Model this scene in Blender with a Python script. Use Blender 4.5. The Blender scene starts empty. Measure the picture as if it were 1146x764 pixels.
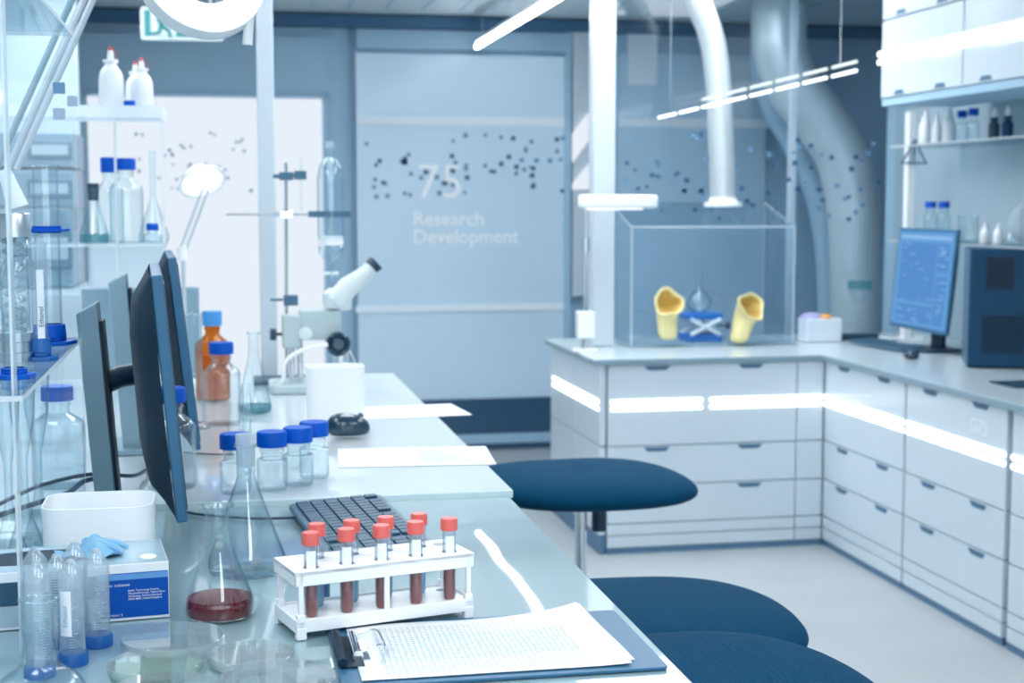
import bpy, math, random
from mathutils import Vector, Matrix
rnd = random.Random(7)
C = bpy.context.scene.collection
PI = math.pi

# ---------------------------------------------------------------- camera model (used to read positions off real planes)
F = 1660.0; CX, CY = 573.0, 382.0
YAW = math.radians(11.17); PIT = math.radians(5.4); H = 1.43
_f = (math.sin(YAW)*math.cos(PIT), math.cos(YAW)*math.cos(PIT), -math.sin(PIT))
_r = (math.cos(YAW), -math.sin(YAW), 0.0)
_u = (math.sin(YAW)*math.sin(PIT), math.cos(YAW)*math.sin(PIT), math.cos(PIT))
def at(px, py, X=None, Y=None, Z=None):
    a = (px-CX)/F; b = -(py-CY)/F
    d = [_f[i]+a*_r[i]+b*_u[i] for i in range(3)]
    t = X/d[0] if X is not None else Y/d[1] if Y is not None else (Z-H)/d[2]
    return Vector((d[0]*t, d[1]*t, H+d[2]*t))

def srgb(r, g, b):
    return tuple(((c/255)/12.92 if c/255 <= 0.04045 else ((c/255+0.055)/1.055)**2.4) for c in (r, g, b))

# ---------------------------------------------------------------- materials
def newmat(name):
    m = bpy.data.materials.new(name); m.use_nodes = True
    nt = m.node_tree; nt.nodes.clear()
    return m, nt, nt.nodes.new('ShaderNodeOutputMaterial')
def pmat(name, col, rough=0.5, metal=0.0, coat=0.0, noise=0.05, nscale=30.0, bump=0.0, bscale=200.0, spec=0.5, sheen=0.0, stretch=None, trans=0.0):
    m, nt, out = newmat(name)
    p = nt.nodes.new('ShaderNodeBsdfPrincipled')
    c = srgb(*col)
    p.inputs['Roughness'].default_value = rough
    p.inputs['Metallic'].default_value = metal
    p.inputs['Coat Weight'].default_value = coat
    p.inputs['Coat Roughness'].default_value = 0.03
    p.inputs['Specular IOR Level'].default_value = spec
    p.inputs['Sheen Weight'].default_value = sheen
    p.inputs['Transmission Weight'].default_value = trans
    tc = nt.nodes.new('ShaderNodeTexCoord')
    vec = tc.outputs['Object']
    if stretch:
        mp = nt.nodes.new('ShaderNodeMapping'); mp.inputs['Scale'].default_value = stretch
        nt.links.new(vec, mp.inputs['Vector']); vec = mp.outputs['Vector']
    nz = nt.nodes.new('ShaderNodeTexNoise'); nz.inputs['Scale'].default_value = nscale; nz.inputs['Detail'].default_value = 4
    nt.links.new(vec, nz.inputs['Vector'])
    mx = nt.nodes.new('ShaderNodeMix'); mx.data_type = 'RGBA'
    mx.inputs[6].default_value = tuple(min(1, v*(1+noise)) for v in c)+(1,)
    mx.inputs[7].default_value = tuple(v*(1-noise) for v in c)+(1,)
    nt.links.new(nz.outputs['Fac'], mx.inputs[0]); nt.links.new(mx.outputs[2], p.inputs['Base Color'])
    if bump:
        n2 = nt.nodes.new('ShaderNodeTexNoise'); n2.inputs['Scale'].default_value = bscale
        nt.links.new(vec, n2.inputs['Vector'])
        bp = nt.nodes.new('ShaderNodeBump'); bp.inputs['Strength'].default_value = bump; bp.inputs['Distance'].default_value = 0.01
        nt.links.new(n2.outputs['Fac'], bp.inputs['Height']); nt.links.new(bp.outputs['Normal'], p.inputs['Normal'])
    nt.links.new(p.outputs[0], out.inputs[0])
    return m
def emat(name, col, strength):
    m, nt, out = newmat(name)
    e = nt.nodes.new('ShaderNodeEmission'); e.inputs[0].default_value = srgb(*col)+(1,); e.inputs[1].default_value = strength
    nt.links.new(e.outputs[0], out.inputs[0]); return m
def glass(name, face=(251, 254, 255), edge=(186, 208, 219), refl=1.0, rough=0.02, body=0.0, bodycol=(230, 240, 245), power=0.5):
    # thin clear wall: see-through, tinted towards grazing angles, mirror reflection by Fresnel
    m, nt, out = newmat(name)
    lw = nt.nodes.new('ShaderNodeLayerWeight'); lw.inputs['Blend'].default_value = power
    mx = nt.nodes.new('ShaderNodeMix'); mx.data_type = 'RGBA'
    mx.inputs[6].default_value = srgb(*face)+(1,); mx.inputs[7].default_value = srgb(*edge)+(1,)
    pe = nt.nodes.new('ShaderNodeMath'); pe.operation = 'POWER'; pe.inputs[1].default_value = 4.5
    nt.links.new(lw.outputs['Facing'], pe.inputs[0]); nt.links.new(pe.outputs[0], mx.inputs[0])
    tr = nt.nodes.new('ShaderNodeBsdfTransparent'); nt.links.new(mx.outputs[2], tr.inputs[0])
    gl = nt.nodes.new('ShaderNodeBsdfGlossy'); gl.inputs['Roughness'].default_value = rough
    l2 = nt.nodes.new('ShaderNodeLayerWeight'); l2.inputs['Blend'].default_value = 0.5
    pw = nt.nodes.new('ShaderNodeMath'); pw.operation = 'POWER'; pw.inputs[1].default_value = 4.0
    nt.links.new(l2.outputs['Facing'], pw.inputs[0])
    mu = nt.nodes.new('ShaderNodeMath'); mu.operation = 'MULTIPLY_ADD'; mu.inputs[1].default_value = 0.6*refl; mu.inputs[2].default_value = 0.06*refl; mu.use_clamp = True
    nt.links.new(pw.outputs[0], mu.inputs[0])
    ms = nt.nodes.new('ShaderNodeMixShader')
    nt.links.new(mu.outputs[0], ms.inputs[0]); nt.links.new(tr.outputs[0], ms.inputs[1]); nt.links.new(gl.outputs[0], ms.inputs[2])
    last = ms.outputs[0]
    if body:
        df = nt.nodes.new('ShaderNodeBsdfDiffuse'); df.inputs[0].default_value = srgb(*bodycol)+(1,)
        tl = nt.nodes.new('ShaderNodeBsdfTranslucent'); tl.inputs[0].default_value = srgb(*bodycol)+(1,)
        a = nt.nodes.new('ShaderNodeMixShader'); nt.links.new(df.outputs[0], a.inputs[1]); nt.links.new(tl.outputs[0], a.inputs[2])
        b = nt.nodes.new('ShaderNodeMixShader'); b.inputs[0].default_value = body
        nt.links.new(last, b.inputs[1]); nt.links.new(a.outputs[0], b.inputs[2]); last = b.outputs[0]
    nt.links.new(last, out.inputs[0]); return m

M = {}
M['white'] = pmat('white_plastic', (248, 249, 250), 0.35, noise=0.01)
M['white_matt'] = pmat('white_matt', (232, 237, 242), 0.6, noise=0.02)
M['lacquer'] = pmat('white_lacquer', (206, 217, 225), 0.28, coat=0.25, noise=0.015, nscale=3)
M['gap'] = pmat('gap_dark', (140, 166, 184), 0.6)
M['handle'] = pmat('recess_grip', (74, 112, 140), 0.5)
M['plinth'] = pmat('plinth_blue', (84, 120, 150), 0.5)
M['worktop'] = pmat('worktop_pale', (205, 216, 220), 0.25, coat=0.3, noise=0.04, nscale=40)
M['worktop_edge'] = pmat('worktop_edge', (132, 156, 170), 0.4)
M['floor'] = pmat('floor_vinyl', (172, 178, 180), 0.5, noise=0.12, nscale=3.0)
M['ceiling'] = pmat('ceiling_white', (196, 208, 212), 0.7, noise=0.02)
M['wall'] = pmat('wall_blue_grey', (162, 194, 214), 0.5, noise=0.05, nscale=1.2)
M['wall_dark'] = pmat('wall_dark_blue', (184, 211, 227), 0.4, noise=0.08, nscale=1.5)
M['wall_left'] = pmat('wall_pale', (198, 212, 220), 0.6, noise=0.02)
M['splash'] = pmat('splash_pale', (176, 196, 206), 0.5, noise=0.05, nscale=2)
M['beam'] = pmat('beam_blue', (56, 100, 134), 0.5)
M['navy'] = pmat('navy_panel', (48, 84, 112), 0.3, coat=0.3, noise=0.04, nscale=2)
M['glasswall'] = pmat('back_painted_glass', (206, 227, 240), 0.3, noise=0.12, nscale=0.9, coat=0.15)
M['glassband'] = pmat('frosted_band', (232, 240, 246), 0.5)
M['letter'] = pmat('lettering_pale', (252, 253, 255), 0.5)
M['dot'] = pmat('square_dark_blue', (44, 90, 130), 0.5)
M['dot2'] = pmat('square_mid_blue', (104, 146, 180), 0.5)
M['post'] = pmat('post_grey', (198, 208, 216), 0.4, noise=0.01)
M['steel'] = pmat('brushed_steel', (205, 212, 218), 0.28, metal=1.0, noise=0.06, nscale=60, stretch=(1, 1, 12))
M['chrome'] = pmat('chrome', (225, 230, 235), 0.1, metal=1.0, noise=0.01)
M['duct'] = pmat('duct_metal', (214, 226, 230), 0.35, metal=0.35, noise=0.08, nscale=9, bump=0.15, bscale=40)
M['duct2'] = pmat('duct_foil', (205, 214, 218), 0.32, metal=0.45, noise=0.06, nscale=14, bump=0.2, bscale=60)
M['black'] = pmat('dark_plastic', (30, 62, 84), 0.4, noise=0.05)
M['black_gloss'] = pmat('dark_gloss', (26, 58, 80), 0.22, noise=0.05, coat=0.4)
M['key'] = pmat('key_plastic', (48, 84, 108), 0.45)
M['kbody'] = pmat('keyboard_body', (74, 108, 130), 0.4)
M['mon_side'] = pmat('monitor_frame', (50, 104, 138), 0.4)
M['mon_back'] = pmat('monitor_back', (6, 38, 58), 0.5, spec=0.3)
M['stand'] = pmat('stand_grey', (140, 168, 182), 0.4, noise=0.02)
M['tower'] = pmat('tower_blue', (2, 60, 92), 0.5, noise=0.04, spec=0.3)
M['tower_side'] = pmat('tower_side', (84, 108, 128), 0.4)
M['seat'] = pmat('seat_fabric', (0, 64, 94), 0.8, noise=0.12, nscale=60, bump=0.1, bscale=600, spec=0.1)
M['cap_blue'] = pmat('cap_blue', (0, 88, 196), 0.45, noise=0.03, spec=0.2)
M['cap_lblue'] = pmat('cap_light_blue', (70, 150, 215), 0.4)
M['blue_clear'] = glass('blue_clear_plastic', (160, 205, 240), (80, 145, 215), body=0.5, bodycol=(70, 150, 225))
M['cap_red'] = pmat('cap_red', (234, 106, 98), 0.4, noise=0.03)
M['glass'] = glass('clear_glass')
M['glass_far'] = glass('clear_glass_far', (250, 254, 255), (190, 212, 222), refl=0.8)
M['glass_pane'] = glass('glass_pane', (250, 253, 255), (225, 238, 243), refl=0.5)
M['petri'] = glass('petri_plastic', (253, 255, 255), (225, 236, 241), refl=1.3, body=0.10, bodycol=(244, 249, 251))
M['tube50'] = glass('large_tube_plastic', (251, 254, 255), (200, 220, 232), refl=0.9, rough=0.08, body=0.2, bodycol=(240, 246, 251))
M['acrylic'] = glass('acrylic_sheet', (247, 252, 254), (215, 232, 240), refl=0.8)
M['acrylic_edge'] = glass('acrylic_edge', (250, 253, 255), (225, 240, 246), refl=0.8, body=0.8, bodycol=(248, 252, 254))
M['frost'] = glass('frosted_plastic', (235, 243, 248), (190, 212, 224), refl=0.5, rough=0.3, body=0.45, bodycol=(238, 244, 248))
M['tubep'] = glass('tube_plastic', (250, 253, 255), (190, 212, 226), refl=0.8, rough=0.08, body=0.07)
M['amber'] = glass('amber_glass', (248, 214, 140), (190, 130, 60), refl=0.8, body=0.16, bodycol=(200, 140, 50))
M['amber_liquid'] = pmat('amber_liquid', (244, 190, 60), 0.3)
M['red_liquid'] = pmat('dark_red_liquid', (112, 0, 10), 0.08, noise=0.1, nscale=40, spec=0.4)
M['red_tube'] = pmat('brown_red_liquid', (150, 50, 44), 0.3, noise=0.12, nscale=60)
M['orange_tube'] = pmat('orange_layer', (222, 130, 110), 0.3)
M['blue_tube'] = glass('pale_blue_liquid', (222, 240, 248), (170, 208, 226), refl=0.3, body=0.6, bodycol=(168, 212, 234))
M['teal_liquid'] = glass('teal_liquid', (190, 225, 228), (110, 170, 180), refl=0.4, body=0.5, bodycol=(120, 180, 190))
M['blue_deep'] = glass('deep_blue_liquid', (120, 180, 215), (50, 120, 165), refl=0.4, body=0.6, bodycol=(50, 130, 180))
M['label'] = pmat('label_white', (238, 241, 246), 0.6)
M['ink'] = pmat('ink_grey_blue', (70, 100, 130), 0.6)
M['ink_pale'] = pmat('ink_pale_blue', (160, 182, 204), 0.6)
M['ink_teal'] = pmat('ink_teal', (172, 196, 208), 0.6)
M['ink_sand'] = pmat('ink_sand', (206, 204, 196), 0.6)
M['paper'] = pmat('paper', (243, 245, 248), 0.6, noise=0.01)
M['box_blue'] = pmat('carton_blue', (0, 78, 168), 0.45, noise=0.03, spec=0.2)
M['box_band'] = pmat('carton_light_blue', (96, 156, 212), 0.35)
M['box_white'] = pmat('carton_white', (238, 241, 245), 0.4)
M['box_top'] = pmat('carton_silver', (172, 196, 208), 0.25, noise=0.25, nscale=14, coat=0.3)
M['box_dark'] = pmat('carton_dark', (36, 84, 110), 0.4, noise=0.3, nscale=30)
M['glove_blue'] = pmat('nitrile_blue', (140, 190, 222), 0.5, noise=0.1)
M['yellow'] = pmat('latex_yellow', (238, 222, 160), 0.5, noise=0.08, nscale=20)
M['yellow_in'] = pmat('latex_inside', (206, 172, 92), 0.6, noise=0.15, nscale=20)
M['jack_blue'] = pmat('jack_blue', (20, 116, 200), 0.45, spec=0.2)
M['micro'] = pmat('instrument_grey', (186, 202, 204), 0.4, noise=0.02)
M['micro_lt'] = pmat('instrument_pale', (216, 226, 226), 0.35, noise=0.02)
M['purple'] = pmat('tissue_purple', (190, 180, 225), 0.6)
M['orange'] = pmat('tissue_orange', (245, 165, 80), 0.5)
M['green'] = pmat('sign_green', (60, 150, 150), 0.5)
M['sign_white'] = pmat('sign_white', (225, 236, 240), 0.5)
M['red_tip'] = pmat('tip_red', (220, 70, 70), 0.5)
M['pink_tip'] = pmat('tip_pink', (205, 170, 190), 0.5)
M['oven'] = pmat('oven_blue_grey', (128, 158, 178), 0.35, noise=0.04)
M['oven_win'] = pmat('oven_window', (70, 120, 146), 0.2, coat=0.5)
M['agar_green'] = glass('agar_green', (232, 246, 238), (210, 234, 220), refl=0.4, body=0.6, bodycol=(214, 240, 224))
M['agar_white'] = glass('agar_white', (238, 240, 240), (215, 222, 222), refl=0.4, body=0.6, bodycol=(232, 236, 236))
M['lamp'] = emat('lamp_tube', (244, 249, 255), 11.0)
M['panel_light'] = emat('ceiling_diffuser', (243, 249, 255), 6.0)
M['led'] = emat('led_strip', (244, 250, 255), 2.3)
M['led_dim'] = emat('led_strip_dim', (226, 240, 240), 1.2)
M['led_soft'] = emat('lamp_head_glow', (246, 250, 255), 1.3)
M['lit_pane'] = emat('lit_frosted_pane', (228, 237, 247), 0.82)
M['screen'] = emat('screen_glow', (96, 148, 200), 0.95)
M['screen_lt'] = emat('screen_lines', (132, 176, 220), 0.95)
M['screen_dk'] = emat('screen_dark_lines', (82, 132, 190), 0.95)
# glass worktops: reflective, gently wavy
def desk_mat(name, col):
    m = pmat(name, col, 0.12, coat=1.0, noise=0.03, nscale=2.0, spec=0.5)
    nt = m.node_tree; p = [n for n in nt.nodes if n.type == 'BSDF_PRINCIPLED'][0]
    p.inputs['Coat IOR'].default_value = 1.5; p.inputs['Coat Roughness'].default_value = 0.015; p.inputs['Roughness'].default_value = 0.35
    tc = [n for n in nt.nodes if n.type == 'TEX_COORD'][0]
    n2 = nt.nodes.new('ShaderNodeTexNoise'); n2.inputs['Scale'].default_value = 6; n2.inputs['Detail'].default_value = 0
    nt.links.new(tc.outputs['Object'], n2.inputs['Vector'])
    bp = nt.nodes.new('ShaderNodeBump'); bp.inputs['Strength'].default_value = 0.02; bp.inputs['Distance'].default_value = 0.02
    nt.links.new(n2.outputs['Fac'], bp.inputs['Height']); nt.links.new(bp.outputs[0], p.inputs['Coat Normal'])
    return m
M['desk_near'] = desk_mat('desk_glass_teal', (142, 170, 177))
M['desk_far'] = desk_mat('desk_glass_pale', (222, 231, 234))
M['desk_edge'] = pmat('desk_glass_edge', (215, 232, 234), 0.25, coat=0.5)

# ---------------------------------------------------------------- mesh builder
class MB:
    def __init__(s): s.v = []; s.f = []; s.m = []
    def add(s, vs, fs, mi=0, T=None):
        o = len(s.v)
        s.v += [tuple(T @ Vector(p)) if T else tuple(p) for p in vs]
        s.f += [tuple(i+o for i in f) for f in fs]; s.m += [mi]*len(fs)
        return s
    def box(s, x0, y0, z0, x1, y1, z1, mi=0, T=None, side=None):
        x0, x1 = sorted((x0, x1)); y0, y1 = sorted((y0, y1)); z0, z1 = sorted((z0, z1))
        v = [(x0,y0,z0),(x1,y0,z0),(x1,y1,z0),(x0,y1,z0),(x0,y0,z1),(x1,y0,z1),(x1,y1,z1),(x0,y1,z1)]
        fs = [(0,3,2,1),(4,5,6,7),(0,1,5,4),(1,2,6,5),(2,3,7,6),(3,0,4,7)]
        s.add(v, fs, mi, T)
        if side is not None:      # side: {axis: mi} for the pair of faces normal to the axis
            n = len(s.m)-6
            for ax, k in side.items():
                for j in {'z': (0,1), 'y': (2,4), 'x': (3,5)}[ax]: s.m[n+j] = k
        return s
    def lathe(s, prof, c=(0,0,0), n=28, mi=0, T=None, sx=1, sy=1):
        vs = []; fs = []; rings = []
        for r, z in prof:
            if r < 1e-6: rings.append([len(vs)]); vs.append((c[0], c[1], c[2]+z))
            else:
                rings.append(list(range(len(vs), len(vs)+n)))
                vs += [(c[0]+r*sx*math.cos(2*PI*k/n), c[1]+r*sy*math.sin(2*PI*k/n), c[2]+z) for k in range(n)]
        for a, b in zip(rings, rings[1:]):
            if len(a) == 1 and len(b) == 1: continue
            for k in range(n):
                k2 = (k+1) % n
                if len(a) == 1: fs.append((a[0], b[k2], b[k]))
                elif len(b) == 1: fs.append((a[k], a[k2], b[0]))
                else: fs.append((a[k], a[k2], b[k2], b[k]))
        return s.add(vs, fs, mi, T)
    def cyl(s, x, y, z0, z1, r, n=24, mi=0, T=None, r1=None):
        return s.lathe([(0,z0),(r,z0),(r if r1 is None else r1,z1),(0,z1)], (x,y,0), n, mi, T)
    def tube(s, pts, r, n=10, mi=0, T=None, cap=True):
        P = [Vector(p) for p in pts]; vs = []; fs = []
        rs = r if isinstance(r, (list, tuple)) else [r]*len(P)
        up = None
        for i, p in enumerate(P):
            d = (P[min(i+1, len(P)-1)] - P[max(i-1, 0)]).normalized()
            if up is None:
                up = Vector((0,0,1)) if abs(d.z) < 0.9 else Vector((0,1,0))
            a = (up - d*up.dot(d)).normalized(); b = d.cross(a); up = a
            vs += [tuple(p + (a*math.cos(2*PI*k/n) + b*math.sin(2*PI*k/n))*rs[i]) for k in range(n)]
        for i in range(len(P)-1):
            for k in range(n):
                k2 = (k+1) % n; fs.append((i*n+k, i*n+k2, (i+1)*n+k2, (i+1)*n+k))
        if cap:
            fs.append(tuple(reversed(range(n)))); fs.append(tuple(range((len(P)-1)*n, len(P)*n)))
        return s.add(vs, fs, mi, T)
    def prism(s, out, z0, z1, mi=0, T=None, cap_mi=None):
        n = len(out); vs = [(x,y,z0) for x, y in out]+[(x,y,z1) for x, y in out]
        fs = [tuple(reversed(range(n))), tuple(range(n, 2*n))]+[(k,(k+1)%n,(k+1)%n+n,k+n) for k in range(n)]
        s.add(vs, fs, mi, T)
        if cap_mi is not None:
            j = len(s.m)-len(fs); s.m[j] = s.m[j+1] = cap_mi
        return s
    def build(s, name, mats, parent=None, bevel=0, smooth=True, angle=35, subsurf=0, solid=0):
        me = bpy.data.meshes.new(name); me.from_pydata(s.v, [], s.f)
        for m in (mats if isinstance(mats, (list, tuple)) else [mats]): me.materials.append(M[m])
        me.polygons.foreach_set('material_index', s.m)
        me.update()
        if smooth:
            me.polygons.foreach_set('use_smooth', [True]*len(me.polygons))
            me.set_sharp_from_angle(angle=math.radians(angle))
        o = bpy.data.objects.new(name, me); C.objects.link(o)
        if parent: o.parent = parent
        if solid:
            md = o.modifiers.new('thick', 'SOLIDIFY'); md.thickness = solid; md.offset = 0
        if bevel:
            md = o.modifiers.new('bevel', 'BEVEL'); md.width = bevel; md.segments = 3; md.limit_method = 'ANGLE'
        if subsurf:
            md = o.modifiers.new('sub', 'SUBSURF'); md.levels = md.render_levels = subsurf
        return o
def rrect(x0, y0, x1, y1, r, n=6):
    out = []
    for cx, cy, a0 in ((x1-r,y0+r,-PI/2),(x1-r,y1-r,0),(x0+r,y1-r,PI/2),(x0+r,y0+r,PI)):
        out += [(cx+r*math.cos(a0+PI/2*k/n), cy+r*math.sin(a0+PI/2*k/n)) for k in range(n+1)]
    return out
def smooth_path(pts, n=8):
    P = [Vector(p) for p in pts]; out = []
    for i in range(len(P)-1):
        p0 = P[max(i-1,0)]; p1 = P[i]; p2 = P[i+1]; p3 = P[min(i+2,len(P)-1)]
        for k in range(n):
            t = k/n
            out.append(0.5*((2*p1)+(p2-p0)*t+(2*p0-5*p1+4*p2-p3)*t*t+(3*p1-p0-3*p2+p3)*t**3))
    out.append(P[-1]); return out
def place_matrix(loc=(0,0,0), rx=0, ry=0, rz=0):
    return Matrix.Translation(loc) @ Matrix.Rotation(rz,4,'Z') @ Matrix.Rotation(ry,4,'Y') @ Matrix.Rotation(rx,4,'X')

def thing(name, label, cat, loc=(0,0,0), rz=0, group=None, rot=None):
    o = bpy.data.objects.new(name, None); C.objects.link(o); o.empty_display_size = 0.05
    o.location = loc; o.rotation_euler = rot if rot else (0,0,rz)
    o['label'] = label; o['category'] = cat
    if group: o['group'] = group
    return o
def tag(o, label, cat, group=None, kind=None):
    o['label'] = label; o['category'] = cat
    if group: o['group'] = group
    if kind: o['kind'] = kind
    return o
def struct(name, mb, mat, parent=None, label=None, **kw):
    o = mb.build(name, mat, parent, **kw)
    if not parent:
        o['kind'] = 'structure'
        if label: o['label'] = label
    return o
def dup(root, loc, label, rz=None, group=None):
    r = root.copy(); C.objects.link(r); r.location = loc; r['label'] = label
    if rz is not None: r.rotation_euler = (0,0,rz)
    if group: r['group'] = group
    for ch in list(root.children):
        c = ch.copy(); C.objects.link(c); c.parent = r
        for g in list(ch.children):
            d = g.copy(); C.objects.link(d); d.parent = c
    return r
def text_mesh(name, body, size, mat, parent=None, T=None, depth=0.0006, font_w=1.0, align='LEFT', thin=0.0):
    cu = bpy.data.curves.new(name, 'FONT'); cu.body = body; cu.size = size; cu.extrude = depth; cu.align_x = align; cu.resolution_u = 3
    cu.offset = thin
    ob = bpy.data.objects.new(name, cu); C.objects.link(ob)
    dg = bpy.context.evaluated_depsgraph_get()
    me = bpy.data.meshes.new_from_object(ob.evaluated_get(dg))
    bpy.data.objects.remove(ob); bpy.data.curves.remove(cu)
    me.name = name; me.materials.clear(); me.materials.append(M[mat])
    if T is not None: me.transform(T)
    o = bpy.data.objects.new(name, me); C.objects.link(o)
    if parent: o.parent = parent
    return o

# ================================================================ THE ROOM
YB = 8.4        # back wall
XR = 3.30       # right wall
XL = -2.3       # left wall
ZC = 2.46       # ceiling
ZW = 0.80       # right worktop height
ZD = 0.92       # desk height
mb = MB().box(XL, -2.6, -0.1, XR+0.9, YB+0.1, 0); struct('floor', mb, 'floor')
mb = MB().box(XL, -2.6, ZC, XR+0.9, YB+0.1, ZC+0.1)
ceil = struct('ceiling', mb, 'ceiling')
mb = MB()
for k in range(28): mb.box(XL+0.2*k+0.0, -2.6, ZC-0.004, XL+0.2*k+0.012, YB-0.3, ZC)
struct('ceiling_joint', mb, 'wall', ceil)
struct('wall_back', MB().box(XL, YB, 0, XR+0.9, YB+0.1, ZC), 'wall')
struct('wall_left', MB().box(XL-0.1, -2.6, 0, XL, YB+0.1, ZC), 'wall_left')
mb = MB().box(XR, -2.6, 0, XR+0.1, 6.9, ZC)
struct('wall_right', mb, 'splash')
mb = MB().box(XR+0.8, 6.9, 0, XR+0.9, YB+0.1, ZC).box(XR, 6.9, 0, XR+0.9, 7.0, ZC)
struct('wall_alcove', mb, 'wall_dark')
# rear wall with tall windows that let the daylight in
mb = MB().box(XL, -2.7, 0, XR+0.1, -2.6, 0.5).box(XL, -2.7, 2.3, XR+0.1, -2.6, ZC)
for k in range(4):
    x = XL+(XR-XL)*k/3; mb.box(x-0.08, -2.7, 0.5, x+0.08, -2.6, 2.3)
struct('wall_rear', mb, 'wall_left')
for k in range(3):
    x0 = XL+(XR-XL)*k/3+0.08; x1 = XL+(XR-XL)*(k+1)/3-0.08
    w = struct('window_%d' % (k+3), MB().box(x0, -2.655, 0.5, x1, -2.645, 2.3), 'glass_pane')
    mb = MB()
    for a in (x0, x1-0.04): mb.box(a, -2.68, 0.5, a+0.04, -2.62, 2.3)
    for z in (0.5, 2.26): mb.box(x0, -2.68, z, x1, -2.62, z+0.04)
    struct('window_frame', mb, 'white', w)

def brect(mb, x0, y0, x1, y1, Y, t, mi=0):     # a slab on the back wall read off the photo
    a = at(x0, y0, Y=Y); b = at(x1, y1, Y=Y)
    mb.box(a.x, Y-t, b.z, b.x, Y, a.z, mi)
# header: dark recess and beam under the ceiling
mb = MB(); brect(mb, -60, 22, 990, 33, YB, 0.10); struct('trim_1', mb, 'beam')
mb = MB(); brect(mb, 397, 33, 660, 60, YB, 0.05); struct('trim_2', mb, 'wall')
mb = MB(); brect(mb, -60, 34, 366, 107, YB, 0.04); struct('trim_3', mb, 'wall')
# lit frosted pane of the white door on the left
d1 = MB(); brect(d1, 98, 108, 364, 470, YB, 0.05); door = struct('door_1', d1, 'lit_pane')
mb = MB()
a = at(366, 108, Y=YB)
brect(mb, 364, 104, 369, 508, YB, 0.07); brect(mb, 98, 104, 366, 109, YB, 0.07)
pass
struct('door_frame', mb, 'wall', door)
def squares(name, parent, rng, x0, x1, y0, y1, n, Y, s=(3.5, 5.5), m=('dot', 'dot2')):
    mb = MB()
    for i in range(n):
        px = rng.uniform(x0, x1); py = y0+(y1-y0)*rng.betavariate(1.3, 1.4); w = rng.uniform(*s)
        a = at(px, py, Y=Y); b = at(px+w, py+w, Y=Y)
        mb.box(a.x, Y-0.001, b.z, b.x, Y, a.z, 0 if rng.random() < 0.55 else 1)
    return struct(name, mb, list(m), parent)
M['dotp'] = pmat('square_pale', (170, 186, 206), 0.5)
squares('square_pattern', door, random.Random(3), 150, 290, 142, 212, 34, YB-0.051, (2.5, 4), ('dot2', 'dotp'))
# blue glass wall with lettering
w1 = MB(); brect(w1, 397, 60, 632, 449, YB, 0.04); win = struct('window_1', w1, 'glasswall')
mb = MB(); brect(mb, 399, 130, 632, 142, YB, 0.046); struct('frosted_band', mb, 'glassband', win)
mb = MB(); brect(mb, 397, 342, 632, 346, YB, 0.052); struct('push_rail', mb, 'glassband', win)
mb = MB(); brect(mb, 394, 33, 398, 508, YB, 0.06); brect(mb, 630, 33, 635, 508, YB, 0.06); struct('window_frame', mb, 'wall', win)
squares('square_pattern', win, random.Random(11), 403, 628, 148, 222, 62, YB-0.041)
def wall_text(body, px, py, sizepx, parent, Y, mat='letter', thin=0.0):
    p = at(px, py, Y=Y); s = sizepx*Y/1660
    T = Matrix.Translation((p.x, Y, p.z)) @ Matrix.Rotation(PI/2, 4, 'X')
    return text_mesh('lettering', body, s, mat, parent, T, 0.001, thin=thin)
wall_text('75', 466, 221, 54, win, YB-0.043, thin=-0.001)
wall_text('Research', 462, 252, 22, win, YB-0.043, thin=0.001)
wall_text('Development', 462, 272, 22, win, YB-0.043, thin=0.001)
mb = MB(); brect(mb, 366, 449, 640, 508, YB, 0.06); struct('trim_4', mb, 'navy')
mb = MB(); brect(mb, 366, 489, 640, 491, YB, 0.066); struct('trim_5', mb, 'wall')
# right part of the back wall
w2 = MB(); brect(w2, 690, 60, 850, 449, YB, 0.04); win2 = struct('window_2', w2, 'wall_dark')
mb = MB(); brect(mb, 690, 132, 865, 144, YB, 0.046); struct('frosted_band', mb, 'glassband', win2)
mb = MB(); brect(mb, 701, 37, 733, 96, YB, 0.045); struct('light_blind', mb, 'glassband', win2)
mb = MB(); brect(mb, 638, 34, 656, 330, YB, 0.09); struct('trim_6', mb, 'post')
def lit_quad(px, Y):  # emissive slanted quads added for bright slivers on the glass
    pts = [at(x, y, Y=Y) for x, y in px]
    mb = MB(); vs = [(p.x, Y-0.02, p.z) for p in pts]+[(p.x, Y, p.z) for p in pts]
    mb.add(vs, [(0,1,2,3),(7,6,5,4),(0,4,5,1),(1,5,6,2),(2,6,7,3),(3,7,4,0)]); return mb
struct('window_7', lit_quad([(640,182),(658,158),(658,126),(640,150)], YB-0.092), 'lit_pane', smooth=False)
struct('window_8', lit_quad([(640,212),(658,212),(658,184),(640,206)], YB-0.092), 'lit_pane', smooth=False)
# ------------------------------------------------ posts between bench and ceiling
def post(name, px, wpx, Y, z0, mat='post'):
    a = at(px, 300, Y=Y); w = wpx*Y/1660/2
    mb = MB().box(a.x-w, Y-w*0.8, z0, a.x+w, Y+w*0.8, ZC-0.004)
    return struct(name, mb, mat, bevel=0.004)
post('trim_7', 300, 18, 4.42, 0.0)
post('trim_8', 673, 26, 6.25, ZW+0.002)
post('trim_9', 884, 9, 7.05, 0.0)

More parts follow.
